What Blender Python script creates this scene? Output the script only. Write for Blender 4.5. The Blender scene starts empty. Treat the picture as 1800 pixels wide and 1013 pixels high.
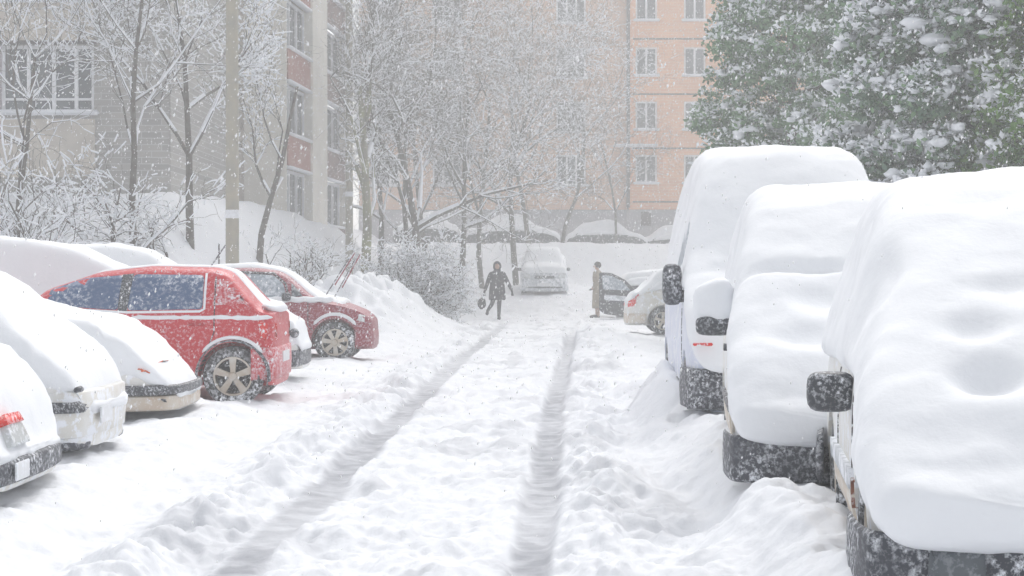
import bpy, bmesh, math, random
import numpy as np
from mathutils import Vector, Matrix, noise, geometry
from mathutils.bvhtree import BVHTree
random.seed(7); rng = np.random.default_rng(7)
S = bpy.context.scene; COL = S.collection
# ------------------------------------------------------------------ camera
F = 3100.0; CH = 1.4; HY = 480.0        # focal length in photo pixels, eye height, horizon row
cam = bpy.data.cameras.new('camera'); cam_o = bpy.data.objects.new('camera', cam); COL.objects.link(cam_o)
cam.sensor_width = 36; cam.lens = F/1800*36; cam.clip_end = 1000; cam.clip_start = .1
cam_o.location = (0, 0, CH); cam_o.rotation_euler = (math.radians(90) - math.atan((506.5-HY)/F), 0, 0)
S.camera = cam_o
# ------------------------------------------------------------------ sky and light
SUN_E, SUN_R = math.radians(52), math.radians(12)
w = bpy.data.worlds.new('World'); S.world = w; w.use_nodes = True
nt = w.node_tree; nt.nodes.clear()
sky = nt.nodes.new('ShaderNodeTexSky'); sky.sky_type = 'NISHITA'; sky.sun_disc = False
sky.sun_elevation = SUN_E; sky.sun_rotation = SUN_R; sky.dust_density = 3; sky.air_density = 1
hs = nt.nodes.new('ShaderNodeHueSaturation'); hs.inputs['Saturation'].default_value = .2
bg = nt.nodes.new('ShaderNodeBackground'); bg.inputs[1].default_value = .15
wo = nt.nodes.new('ShaderNodeOutputWorld')
nt.links.new(sky.outputs[0], hs.inputs['Color']); nt.links.new(hs.outputs[0], bg.inputs[0]); nt.links.new(bg.outputs[0], wo.inputs[0])
sl = bpy.data.lights.new('sun', 'SUN'); sl.energy = 0.62; sl.angle = math.radians(35); sl.color = (1, .97, .93)
so = bpy.data.objects.new('sun', sl); COL.objects.link(so)
sd = Vector((math.sin(SUN_R)*math.cos(SUN_E), math.cos(SUN_R)*math.cos(SUN_E), math.sin(SUN_E)))
so.rotation_euler = sd.to_track_quat('Z', 'Y').to_euler()
S.view_settings.view_transform = 'Standard'; S.view_settings.look = 'None'
S.view_settings.exposure = 0.64; S.view_settings.gamma = 1
S.cycles.volume_bounces = 3; S.cycles.max_bounces = 8; S.cycles.volume_step_rate = 4
HAZE = 0.0064
# ------------------------------------------------------------------ helpers
def px(x, y, d): return Vector(((x-900)/F*d, d, CH+(HY-y)/F*d))
def X(x, d): return (x-900)/F*d
def Z(y, d): return CH+(HY-y)/F*d
def tag(o, label=None, cat=None, group=None, kind=None):
    for k, v in (('label', label), ('category', cat), ('group', group), ('kind', kind)):
        if v: o[k] = v
    return o
def empty(name, loc, rz=0, **k):
    o = bpy.data.objects.new(name, None); COL.objects.link(o); o.location = loc; o.rotation_euler = (0, 0, rz)
    o.empty_display_size = .2
    return tag(o, **k)
def link(name, me, mat, parent=None, smooth=True, **k):
    o = bpy.data.objects.new(name, me); COL.objects.link(o)
    me.materials.clear()
    for m in (mat if isinstance(mat, (list, tuple)) else [mat]): me.materials.append(m)
    if smooth: me.polygons.foreach_set('use_smooth', [True]*len(me.polygons))
    if parent: o.parent = parent
    return tag(o, **k)
def bm_obj(name, bm, mat, parent=None, smooth=False, **k):
    bmesh.ops.recalc_face_normals(bm, faces=bm.faces)
    me = bpy.data.meshes.new(name); bm.to_mesh(me); bm.free()
    return link(name, me, mat, parent, smooth, **k)
def np_mesh(name, v, f):
    """v (n,3), f (m,k) arrays -> mesh"""
    me = bpy.data.meshes.new(name); n, k = f.shape
    me.vertices.add(len(v)); me.vertices.foreach_set('co', np.ascontiguousarray(v, dtype=np.float32).ravel())
    me.loops.add(n*k); me.loops.foreach_set('vertex_index', np.ascontiguousarray(f, dtype=np.int32).ravel())
    me.polygons.add(n); me.polygons.foreach_set('loop_start', np.arange(0, n*k, k, dtype=np.int32))
    me.update(calc_edges=True); me.validate(); return me
def box(bm, c, s, rot=None, bev=0):
    r = bmesh.ops.create_cube(bm, size=1); vs = r['verts']
    bmesh.ops.scale(bm, vec=s, verts=vs)
    if bev:
        es = list({e for v in vs for e in v.link_edges})
        rb = bmesh.ops.bevel(bm, geom=es, offset=bev, segments=2, affect='EDGES')
        vs = list({v for f in rb['faces'] for v in f.verts} | {v for v in vs if v.is_valid})
    if rot: bmesh.ops.rotate(bm, matrix=rot, verts=vs)
    bmesh.ops.translate(bm, vec=c, verts=vs); return vs
def tube(bm, pts, rs, n=8):
    rings = []
    for i, p in enumerate(pts):
        p = Vector(p); a = Vector(pts[max(0, i-1)]); b = Vector(pts[min(len(pts)-1, i+1)])
        q = (b-a).to_track_quat('Z', 'Y'); r = rs[i] if isinstance(rs, (list, tuple)) else rs
        rings.append([bm.verts.new(p+q @ Vector((r*math.cos(2*math.pi*k/n), r*math.sin(2*math.pi*k/n), 0))) for k in range(n)])
    for a, b in zip(rings, rings[1:]):
        for k in range(n): bm.faces.new((a[k], a[(k+1) % n], b[(k+1) % n], b[k]))
    bm.faces.new(rings[0]); bm.faces.new(rings[-1])
def lathe(bm, prof, n=32, axis='Y'):
    """closed profile [(r, t)] around the Y axis"""
    rings = []
    for k in range(n):
        a = 2*math.pi*k/n
        rings.append([bm.verts.new((r*math.cos(a), t, r*math.sin(a))) for r, t in prof])
    m = len(prof)
    for k in range(n):
        A, B = rings[k], rings[(k+1) % n]
        for j in range(m): bm.faces.new((A[j], A[(j+1) % m], B[(j+1) % m], B[j]))
def blob(bm, c, s, amp=.25, sub=2, seed=0, fr=1.5):
    r = bmesh.ops.create_icosphere(bm, subdivisions=sub, radius=1)
    for v in r['verts']:
        k = 1+amp*noise.noise(v.co*fr+Vector((seed*3.1, seed*1.7, 0)))
        v.co = Vector((v.co.x*s[0]*k, v.co.y*s[1]*k, v.co.z*s[2]*k))+Vector(c)
# numpy value noise
_P = rng.permutation(4096); _V = rng.random(4096)*2-1
def vn(x, y):
    xi = np.floor(x).astype(int); yi = np.floor(y).astype(int); fx = x-xi; fy = y-yi
    fx = fx*fx*(3-2*fx); fy = fy*fy*(3-2*fy)
    h = lambda a, b: _V[_P[(a + _P[b & 4095]) & 4095]]
    return (h(xi, yi)*(1-fx)+h(xi+1, yi)*fx)*(1-fy)+(h(xi, yi+1)*(1-fx)+h(xi+1, yi+1)*fx)*fy
def fbm(x, y, o=4, g=.5):
    s = 0; a = 1
    for i in range(o): s = s+a*vn(x*2**i+17*i, y*2**i+31*i); a *= g
    return s
def ss(a, b, x):
    t = np.clip((x-a)/(b-a), 0, 1); return t*t*(3-2*t)
# ------------------------------------------------------------------ materials
def mat(name, base, rough=.6, metal=0, **kw):
    m = bpy.data.materials.new(name); m.use_nodes = True; n = m.node_tree.nodes; l = m.node_tree.links
    b = n['Principled BSDF']; b.inputs['Base Color'].default_value = (*base, 1); b.inputs['Roughness'].default_value = rough
    b.inputs['Metallic'].default_value = metal
    tc = n.new('ShaderNodeTexCoord')
    vec = tc.outputs['Object']
    def noi(scale, detail=3, r=.55, v=None):
        q = n.new('ShaderNodeTexNoise'); q.inputs['Scale'].default_value = scale; q.inputs['Detail'].default_value = detail
        q.inputs['Roughness'].default_value = r; l.new(v or vec, q.inputs['Vector']); return q.outputs['Fac']
    def ramp(f, a, c, lo=(0, 0, 0), hi=(1, 1, 1)):
        q = n.new('ShaderNodeValToRGB'); q.color_ramp.elements[0].position = a; q.color_ramp.elements[1].position = c
        q.color_ramp.elements[0].color = (*lo, 1); q.color_ramp.elements[1].color = (*hi, 1); l.new(f, q.inputs[0]); return q.outputs[0]
    def mix(f, a, c, bt='MIX'):
        q = n.new('ShaderNodeMix'); q.data_type = 'RGBA'; q.blend_type = bt
        for i, v in ((0, f), (6, a), (7, c)):
            if isinstance(v, (int, float)): q.inputs[i].default_value = v
            elif isinstance(v, tuple): q.inputs[i].default_value = (*v, 1)
            else: l.new(v, q.inputs[i])
        return q.outputs[2]
    col = base
    if 'var' in kw:       # second colour, scale
        c2, sc = kw['var']; col = mix(ramp(noi(sc, 5), .35, .68), base, c2)
    if 'brick' in kw:
        c2, mortar, bw, bh = kw['brick']
        q = n.new('ShaderNodeTexBrick'); q.inputs['Scale'].default_value = 1; q.inputs['Brick Width'].default_value = bw
        q.inputs['Row Height'].default_value = bh; q.inputs['Mortar Size'].default_value = .012; q.inputs['Mortar'].default_value = (*mortar, 1)
        q.inputs['Color1'].default_value = (*base, 1); q.inputs['Color2'].default_value = (*c2, 1)
        sp = n.new('ShaderNodeSeparateXYZ'); cb = n.new('ShaderNodeCombineXYZ'); l.new(vec, sp.inputs[0])
        l.new(sp.outputs[0], cb.inputs[0]); l.new(sp.outputs[2], cb.inputs[1]); l.new(cb.outputs[0], q.inputs['Vector'])
        col = mix(ramp(noi(.8, 4), .3, .7), q.outputs[0], mix(.5, q.outputs[0], c2))
    if 'snow' in kw:      # flecks of stuck snow: (scale, lo, hi)
        sc, a, c = kw['snow']
        f1 = ramp(noi(sc, 5, .7), a, c); f0 = ramp(noi(sc*.17, 3, .6), .34, .62)
        q = n.new('ShaderNodeMath'); q.operation = 'MULTIPLY_ADD'; q.use_clamp = True; l.new(f1, q.inputs[0]); l.new(mix(f0, (.25,)*3, (1.7,)*3), q.inputs[1]); q.inputs[2].default_value = 0; f1 = q.outputs[0]
        col = mix(f1, col, (.86, .88, .92))
        rr = mix(f1, (rough,)*3, (.7,)*3); l.new(rr, b.inputs['Roughness'])
        if metal: l.new(mix(f1, (metal,)*3, (0, 0, 0)), b.inputs['Metallic'])
    if not isinstance(col, tuple): l.new(col, b.inputs['Base Color'])
    if 'bump' in kw:
        sc, st, dist = kw['bump']
        q = n.new('ShaderNodeBump'); q.inputs['Strength'].default_value = st; q.inputs['Distance'].default_value = dist
        l.new(noi(sc, 6, .6), q.inputs['Height']); l.new(q.outputs[0], b.inputs['Normal'])
    return m
M = {}
M['snow'] = mat('snow', (.86, .875, .90), .75, bump=(26, .35, .012))
M['soft'] = mat('packed_soft_snow', (.86, .875, .90), .8, bump=(9, .3, .02))
M['branchsnow'] = mat('branch_snow', (.88, .9, .94), .8)
M['red'] = mat('red_paint', (.54, .006, .018), .35, snow=(30, .50, .88), bump=(60, .2, .004))
M['redsnow'] = mat('red_paint_under_frost', (.54, .012, .025), .45, snow=(34, .42, .74), bump=(60, .2, .004))
M['maroon'] = mat('maroon_paint', (.26, .006, .028), .4, snow=(34, .48, .84), bump=(60, .2, .004))
M['white'] = mat('white_paint', (.78, .78, .77), .35, var=((.66, .63, .56), 3), snow=(9, .5, .6))
M['sill'] = mat('dirty_white_paint', (.70, .67, .60), .5, var=((.55, .43, .32), 3), snow=(24, .5, .75))
M['vanblue'] = mat('pale_blue_white_paint', (.66, .70, .82), .35, snow=(7, .5, .6))
M['silver'] = mat('silver_paint', (.46, .49, .52), .4, .3, snow=(10, .42, .6))
M['darkcar'] = mat('dark_grey_paint', (.06, .065, .075), .4, snow=(12, .56, .7))
M['plastic'] = mat('black_plastic', (.05, .055, .07), .55, snow=(36, .47, .76), bump=(40, .4, .01))
M['plasticclean'] = mat('dark_plastic', (.05, .055, .065), .5, snow=(50, .49, .78), bump=(40, .3, .006))
M['tyre'] = mat('tyre_rubber', (.03, .032, .036), .8, snow=(28, .45, .7), bump=(50, .4, .01))
M['rim'] = mat('alloy', (.62, .59, .54), .4, .5, var=((.5, .42, .33), 8))
M['well'] = mat('wheel_well', (.02, .02, .022), .9, snow=(24, .5, .75))
M['glass'] = mat('window_glass', (.07, .12, .23), .10, snow=(22, .48, .85))
M['frostglass'] = mat('frosted_glass', (.26, .31, .36), .3, snow=(14, .40, .75))
M['greyglass'] = mat('grey_glass', (.10, .115, .13), .25, snow=(16, .5, .8))
M['seal'] = mat('rubber_seal', (.05, .04, .045), .7, snow=(30, .5, .6))
M['redlamp'] = mat('red_lamp', (.75, .03, .02), .25, snow=(22, .5, .62))
M['orange'] = mat('orange_lamp', (.85, .16, .03), .25, snow=(22, .52, .64))
M['clear'] = mat('clear_lamp', (.6, .62, .62), .2, snow=(14, .48, .62))
M['rust'] = mat('rust', (.25, .10, .06), .8, snow=(20, .55, .65))
M['plate'] = mat('plate', (.75, .76, .78), .5, snow=(20, .5, .6))
M['bark'] = mat('bark', (.085, .072, .058), .9, var=((.16, .155, .14), 6))
M['barklight'] = mat('light_bark', (.21, .20, .165), .9, var=((.28, .29, .15), 3))
M['conc'] = mat('pole_concrete', (.42, .39, .31), .85, var=((.34, .33, .29), 5), bump=(30, .3, .01))
M['beigepost'] = mat('beige_wood', (.42, .36, .27), .8, var=((.28, .23, .18), 6))
M['coat'] = mat('dark_coat', (.022, .024, .03), .85, var=((.06, .06, .07), 8))
M['trousers'] = mat('dark_trousers', (.03, .035, .045), .85)
M['skin'] = mat('skin', (.5, .33, .26), .6)
M['brickgrey'] = mat('grey_brick', (.46, .44, .41), .9, brick=((.33, .32, .31), (.55, .55, .54), .5, .16))
M['peach'] = mat('peach_brick', (.86, .48, .27), .9, brick=((.74, .40, .24), (.82, .62, .46), .5, .15))
M['peachdull'] = mat('dull_pink_brick', (.72, .49, .35), .9, brick=((.62, .45, .35), (.55, .42, .36), .5, .15))
M['cream'] = mat('cream_render', (.84, .81, .73), .9, var=((.72, .69, .62), 1.2))
M['beige'] = mat('beige_render', (.66, .61, .54), .9, var=((.52, .48, .43), 1.5))
M['redpanel'] = mat('brick_red_panel', (.36, .13, .10), .8, var=((.42, .24, .2), 2))
M['brownpanel'] = mat('brown_panel', (.23, .17, .16), .8, var=((.3, .2, .18), 2))
M['concbase'] = mat('grey_plinth', (.36, .36, .38), .9, var=((.46, .45, .47), 1.5))
M['frame'] = mat('white_frame', (.82, .83, .85), .5)
M['pane'] = mat('house_pane', (.06, .075, .09), .12, var=((.16, .18, .2), 1.3))
M['joint'] = mat('dark_joint', (.12, .11, .11), .8)
M['leaf'] = mat('leaves', (.13, .26, .11), .6, var=((.19, .29, .18), 1.2))
M['leafdark'] = mat('dark_leaves', (.08, .15, .10), .6, var=((.16, .23, .16), 1.5))
M['leafbright'] = mat('bright_leaves', (.11, .24, .03), .6, var=((.08, .14, .05), 2))
fm = bpy.data.materials.new('flake'); fm.use_nodes = True; fn = fm.node_tree; fn.nodes.clear()
f1 = fn.nodes.new('ShaderNodeBsdfDiffuse'); f2 = fn.nodes.new('ShaderNodeBsdfTranslucent'); f3 = fn.nodes.new('ShaderNodeMixShader'); f4 = fn.nodes.new('ShaderNodeOutputMaterial')
f1.inputs[0].default_value = f2.inputs[0].default_value = (.97, .97, .98, 1); fn.links.new(f1.outputs[0], f3.inputs[1]); fn.links.new(f2.outputs[0], f3.inputs[2]); fn.links.new(f3.outputs[0], f4.inputs[0])
M['flake'] = fm
M['bag'] = mat('dark_bag', (.04, .04, .045), .7)
# ground: snow, and grey compacted snow where wheels have rolled (attribute 'worn')
g = mat('snow_ground', (.86, .875, .90), .8); n = g.node_tree.nodes; l = g.node_tree.links; b = n['Principled BSDF']
at = n.new('ShaderNodeAttribute'); at.attribute_name = 'worn'
tc = n.new('ShaderNodeTexCoord'); nz = n.new('ShaderNodeTexNoise'); nz.inputs['Scale'].default_value = 5; nz.inputs['Detail'].default_value = 6
l.new(tc.outputs['Object'], nz.inputs['Vector'])
mu = n.new('ShaderNodeMath'); mu.operation = 'MULTIPLY'; l.new(at.outputs['Fac'], mu.inputs[0])
mr = n.new('ShaderNodeMapRange'); mr.inputs[1].default_value = .3; mr.inputs[2].default_value = .62; mr.inputs[3].default_value = .55; mr.inputs[4].default_value = 1
l.new(nz.outputs['Fac'], mr.inputs[0]); l.new(mr.outputs[0], mu.inputs[1])
mx = n.new('ShaderNodeMix'); mx.data_type = 'RGBA'; l.new(mu.outputs[0], mx.inputs[0])
mx.inputs[6].default_value = (.77, .785, .815, 1); mx.inputs[7].default_value = (.31, .32, .35, 1); l.new(mx.outputs[2], b.inputs['Base Color'])
bp = n.new('ShaderNodeBump'); bp.inputs['Strength'].default_value = .5; bp.inputs['Distance'].default_value = .02
n2 = n.new('ShaderNodeTexNoise'); n2.inputs['Scale'].default_value = 16; n2.inputs['Detail'].default_value = 5; l.new(tc.outputs['Object'], n2.inputs['Vector'])
l.new(n2.outputs['Fac'], bp.inputs['Height']); l.new(bp.outputs[0], b.inputs['Normal'])
M['ground'] = g
# ------------------------------------------------------------------ ground
def gd(y): return F*CH/(y-HY)            # distance of a ground pixel row
LT = sorted([(gd(y), X(x, gd(y))) for x, y in ((330, 1060), (410, 990), (520, 900), (640, 790), (735, 700), (800, 640), (850, 600), (880, 575))]); LT += [(60, -.1)]
RT = sorted([(gd(y), X(x, gd(y))) for x, y in ((920, 1060), (932, 990), (948, 900), (962, 800), (972, 720), (990, 650), (1005, 600), (1010, 575))]); RT += [(60, 1.5)]
LT = np.array(LT); RT = np.array(RT)
MOUNDS = [  # x, y, rx, ry, h
    (X(600, 38), 39, 1.4, 3.2, 1.12), (X(690, 43), 43, 1.1, 2.6, .85), (-5.6, 34, 1.8, 3, 1.2),
    (X(1190, 12.2), 12.6, .45, 1.3, .06), (X(1110, 11), 11.3, .42, 1.2, .08), (X(1360, 8.7), 8.5, .3, .7, .04), (X(1320, 7.8), 7.6, .34, .8, .10),
    (X(1165, 17), 17, .2, 1.2, .28), (X(1300, 6.6), 6.4, .35, .7, .08), (X(1430, 6.4), 6.1, .2, .4, .06),
    (X(1170, 13.8), 14.4, .12, .6, .15), (X(1100, 24), 25, .8, 3, .25), (X(1070, 32), 34, 1, 4, .3)]
def ground_f(x, y, detail=True):
    x = np.asarray(x, float); y = np.asarray(y, float)
    z = .9*ss(56, 69, y) + 1.75*ss(69.5, 74.5, y)*(1-.25*ss(75, 80, y)) - .02*ss(76, 82, y)
    edge = np.interp(y, [30, 40, 48, 56, 66], [-5.2, -4.6, -3.6, -3.4, -3.2])
    bk = ss(0, 1, (edge-x)/4.0)*ss(31, 43, y)*3.3
    bk = bk*(1+.05*fbm(x*.5, y*.3, 2))
    z = np.maximum(z, 0)*(1-ss(0, 1, (edge-x)/3))+np.maximum(bk, z*ss(0, 1, (edge-x)/3))
    for mx_, my, rx, ry, h in MOUNDS:
        z = z+h*np.exp(-((x-mx_)/rx)**2-((y-my)/ry)**2)*(1+.25*vn(x*4, y*2.5))
    z = z+(.27+.05*fbm(x*2.6, y*1.7, 4, .6))*ss(0, .45, x-(.72+.022*y+.16*vn(y*.9, y*0)+.05*vn(y*3.1, y*0+4)))*(1-ss(17, 24, y))+.13*ss(0, .5, -2.25-x+.1*vn(y*.9+5, y*0))*(1-ss(16, 19, y))+.05*ss(0, .5, -2.3-x)*ss(14, 19, y)*(1-ss(28, 36, y))
    # footsteps and rubble on the crown of the road; soft drifts off it
    tl = np.interp(y, LT[:, 0], LT[:, 1]); tr = np.interp(y, RT[:, 0], RT[:, 1])
    road = ss(0, .6, x-(tl-1.0))*ss(0, .6, (tr+1.2)-x)*(1-ss(50, 66, y))
    if detail:
        big = fbm(x*1.1+5, y*.7, 3); mid = fbm(x*3.2, y*2.2+9, 4, .55); fine = fbm(x*9, y*7, 3, .6)
        ridge = np.exp(-((x-(tl-.42))/.22)**2)+np.exp(-((x-(tr+.34))/.2)**2)*.9
        z = z+.045*big*(1-.4*road)+.034*mid*(.85+.5*road+1.2*ridge)+.014*fine*(.8+.6*road+ridge)
        z = z+.05*np.maximum(vn(x*2.3+3, y*1.6), 0)*ridge+.055*ridge*(1-ss(25, 45, y))
        pit = np.maximum(vn(x*2.6+40, y*1.5+11)-.45, 0); z = z-.11*pit*road
    wl = .115+.02*vn(y*1.3, y*0+3)
    fl = np.exp(-np.abs((x-tl)/(wl+.02))**6)*(1-ss(38, 56, y)); fr = np.exp(-np.abs((x-tr)/wl)**6)*(1-ss(30, 50, y))
    fade = np.clip(.95+.3*vn(y*.6, x*0+8), .3, 1)
    tread = .0035*np.sin(y*42+3*vn(y*2, x*3))*np.where(np.abs(x-tr) < .2, 1, .6)
    rut = np.maximum(fl, fr)
    z = z*(1-.75*rut*(y < 60))+(-.036+tread)*rut*fade
    worn = rut*np.clip(fade, 0, 1)
    worn = np.maximum(worn, .8*np.exp(-((x-X(845, 43))/.55)**2-((y-43)/2.6)**2)*ss(-.1, .5, vn(x*4, y*1.5)))
    worn = np.maximum(worn, .75*np.exp(-((x-X(985, 43))/.6)**2-((y-42.5)/1.6)**2)*ss(-.1, .5, vn(x*4+9, y*1.5)))
    worn = np.maximum(worn, .35*road*ss(.25, .7, fbm(x*2.2+1, y*1.3+4, 3)))
    return z, worn
def gz(x, y): return float(ground_f(np.array([x]), np.array([y]), False)[0][0])
ys = np.concatenate([np.linspace(-12, 3.2, 30), np.geomspace(3.25, 90, 1150), np.linspace(92, 182, 40)])
t = np.linspace(-1, 1, 760); t = np.sign(t)*(.42*np.abs(t)+.58*np.abs(t)**5)
YY, TT = np.meshgrid(ys, t, indexing='ij'); XX = TT*(np.maximum(YY, 3)*.72+7.0)
XX = np.where(YY > 90, XX*1.0, XX)
ZZ, WW = ground_f(XX, YY)
nv = XX.size; idx = np.arange(nv).reshape(XX.shape)
me = np_mesh('ground', np.stack([XX, YY, ZZ], -1).reshape(-1, 3), np.stack([idx[:-1, :-1], idx[:-1, 1:], idx[1:, 1:], idx[1:, :-1]], -1).reshape(-1, 4))
a = me.attributes.new('worn', 'FLOAT', 'POINT'); a.data.foreach_set('value', WW.ravel().astype(np.float32))
link('ground', me, M['ground'], kind='structure')
# ------------------------------------------------------------------ cars
def interp(pts, x):
    xs_, zs_ = zip(*pts); return float(np.interp(x, xs_, zs_))
def sinterp(pts, x, r=.09):             # softened polyline
    return sum(interp(pts, x+r*k) for k in (-1, -.5, 0, .5, 1))/5
def chaikin(p, it):
    for _ in range(it):
        q = [p[0]]
        for a, b in zip(p, p[1:]):
            q += [(a[0]*.75+b[0]*.25, a[1]*.75+b[1]*.25), (a[0]*.25+b[0]*.75, a[1]*.25+b[1]*.75)]
        p = q+[p[-1]]
    return p
def resample(p, n):
    p = np.array(p); s = np.concatenate([[0], np.cumsum(np.hypot(*(p[1:]-p[:-1]).T))]); u = np.linspace(0, s[-1], n)
    return np.stack([np.interp(u, s, p[:, 0]), np.interp(u, s, p[:, 1])], -1)
def planw(c, x):
    h = c['L']/2; s = abs(x)/h; s0 = .74; t_ = min(1, max(0, (s-s0)/(1-s0))); k = c.get('k', .74)
    return c['W']*(k+(1-k)*math.sqrt(max(0, 1-t_**2.3)))
def half_ring(w_, zb, belt, zt, tum, n=26, rnd=2, crown=.02):
    belt = min(belt, zt-.03); g_ = zt-belt; wt = w_-tum*g_
    hh = min(1, (belt-zb)/.36)
    p = [(0, zb), (w_*.82, zb), (w_*.965, zb+.05*hh), (w_, zb+.18*hh), (w_, max(zb+.2*hh, belt-.14*hh)), (w_*.985, belt)]
    if g_ > .12: p += [(w_*.985-(w_-wt)*.5, belt+g_*.45), (wt, zt-min(.13, g_*.3))]
    cs_ = min(1, (zt-zb)/.3); p += [(wt*.9, zt-.035*cs_), (wt*.6, zt-crown*.3*cs_), (0, zt)]
    return resample(chaikin(p, rnd), n)
def loft(c, xs_, top, zb, dw=0, dz=0, belt=None, tum=None, n=26, rnd=2, crown=.02, rough=0, dents=(), seed=0, zb_noise=0):
    bm = bmesh.new(); rings = []
    for x in xs_:
        zt = sinterp(top, x, c.get('soft', .06))+dz; z0 = zb(x) if callable(zb) else zb
        z0 = min(z0, zt-.08)
        h = half_ring(planw(c, max(-c['L']/2, min(c['L']/2, x)))+dw, z0, belt if belt is not None else c['belt'], zt, tum if tum is not None else c['tum'], n, rnd, crown)
        pts = [(y, z) for y, z in h]+[(-y, z) for y, z in h[-2:0:-1]]
        rings.append([bm.verts.new((x, y, z)) for y, z in pts])
    m = len(rings[0])
    for A, B in zip(rings, rings[1:]):
        for k in range(m): bm.faces.new((A[k], A[(k+1) % m], B[(k+1) % m], B[k]))
    for R in (rings[0], rings[-1]):
        cen = sum((v.co for v in R), Vector())/m; sgn = -1 if R is rings[0] else 1; cur = R
        for f_ in ((.15, .35, .55, .75, .92) if n >= 60 else (.35,)):
            inner = [bm.verts.new(v.co.lerp(cen, f_)) for v in R]
            for v in inner: v.co.x += sgn*(.06*(1-(1-f_)**2) if n >= 60 else .02)
            for k in range(m): bm.faces.new((cur[k], cur[(k+1) % m], inner[(k+1) % m], inner[k]))
            cur = inner
        bm.faces.new(cur)
    bmesh.ops.recalc_face_normals(bm, faces=bm.faces); bm.normal_update()
    if n >= 60:
        for _ in range(14): bmesh.ops.smooth_vert(bm, verts=bm.verts, factor=.5, use_axis_x=True, use_axis_y=True, use_axis_z=True)
        bm.normal_update()
    if rough or dents:
        off = Vector((seed*7.3, seed*2.1, seed))
        for v in bm.verts:
            d = 0
            if rough:
                d += rough*(noise.fractal(v.co*1.7+off, .9, 2, 3)*1.2+.35*noise.fractal(v.co*6+off, .8, 2, 3)+.12*noise.fractal(v.co*19+off, .8, 2, 2))
            for (dx, dy, rx, ry, dep) in dents:
                q = ((v.co.x-dx)/rx)**2+((v.co.y-dy)/ry)**2
                if q < 6: d -= dep*math.exp(-q**1.5)
            v.co += v.normal*d
        if zb_noise:
            pass
    return bm
def car_xs(c, a=None, b=None, n=64):
    a = -c['L']/2 if a is None else a; b = c['L']/2 if b is None else b
    u = np.linspace(0, 1, n); u = .5-.5*np.cos(np.pi*u)*1.0; u = .6*u+.4*np.linspace(0, 1, n)
    return list(a+(b-a)*u)
def rounded(poly, r, k=4):
    out = []; n_ = len(poly)
    for i in range(n_):
        p = Vector(poly[i]); a = Vector(poly[i-1]); b = Vector(poly[(i+1) % n_])
        da = (a-p); db = (b-p); q = min(r, da.length*.45, db.length*.45)
        A = p+da.normalized()*q; B = p+db.normalized()*q
        for j in range(k+1):
            s = j/k; out.append(tuple((A*(1-s)**2+p*2*s*(1-s)+B*s*s)))
    return out
def patch(bvh, poly, axis, off=.004, step=.06, depth=.02):
    """polygon laid on the body from one side; axis in '-y','+y','+x','-x','+z'"""
    pts = [Vector(p) for p in poly]; n_ = len(pts)
    # densify boundary
    dens = []
    for i in range(n_):
        a, b = pts[i], pts[(i+1) % n_]; m_ = max(1, int((b-a).length/step))
        dens += [a.lerp(b, j/m_) for j in range(m_)]
    nb = len(dens); xs_ = [p.x for p in dens]; zs_ = [p.y for p in dens]; inner = []
    x = min(xs_)+step*.5
    while x < max(xs_):
        z = min(zs_)+step*.5
        while z < max(zs_):
            q = Vector((x, z))
            if geometry.intersect_point_tri_2d and _inside(q, dens) and min((q-d_).length for d_ in dens) > step*.4: inner.append(q)
            z += step
        x += step
    vs, es, fs, *_ = geometry.delaunay_2d_cdt(dens+inner, [], [list(range(nb))], 1, 1e-6)
    D = {'-y': Vector((0, -1, 0)), '+y': Vector((0, 1, 0)), '+x': Vector((1, 0, 0)), '-x': Vector((-1, 0, 0)), '+z': Vector((0, 0, 1))}[axis]
    bm = bmesh.new(); o = []; i_ = []
    for v in vs:
        if axis in ('-y', '+y'): P = Vector((v.x, 0, v.y))
        elif axis in ('+x', '-x'): P = Vector((0, v.x, v.y))
        else: P = Vector((v.x, v.y, 0))
        hit, nrm, _, _ = bvh.ray_cast(P+D*5, -D, 10)
        if hit is None:
            hit, nrm, _, _ = bvh.find_nearest(P+D*1.0)
        if nrm.dot(D) < 0: nrm = -nrm
        o.append(bm.verts.new(hit+nrm*off)); i_.append(bm.verts.new(hit-nrm*depth))
    from collections import Counter
    ec = Counter()
    for f in fs:
        try: bm.faces.new([o[k] for k in f])
        except ValueError: continue
        for a, b in zip(f, list(f[1:])+[f[0]]): ec[frozenset((a, b))] += 1
        
    for e, c_ in ec.items():
        if c_ == 1:
            a, b = tuple(e)
            try: bm.faces.new((o[a], o[b], i_[b], i_[a]))
            except ValueError: pass
    for v in [v for v in bm.verts if not v.link_faces]: bm.verts.remove(v)
    return bm
def _inside(q, poly):
    c = False; j = len(poly)-1
    for i in range(len(poly)):
        a, b = poly[i], poly[j]
        if (a.y > q.y) != (b.y > q.y) and q.x < (b.x-a.x)*(q.y-a.y)/(b.y-a.y)+a.x: c = not c
        j = i
    return c
def strip(p, wd):           # polyline -> thin polygon
    p = [Vector(q) for q in p]; L_, R_ = [], []
    for i, q in enumerate(p):
        d = (p[min(i+1, len(p)-1)]-p[max(i-1, 0)]).normalized(); nrm = Vector((-d.y, d.x))*wd/2
        L_.append(tuple(q+nrm)); R_.append(tuple(q-nrm))
    return L_+R_[::-1]
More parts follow.
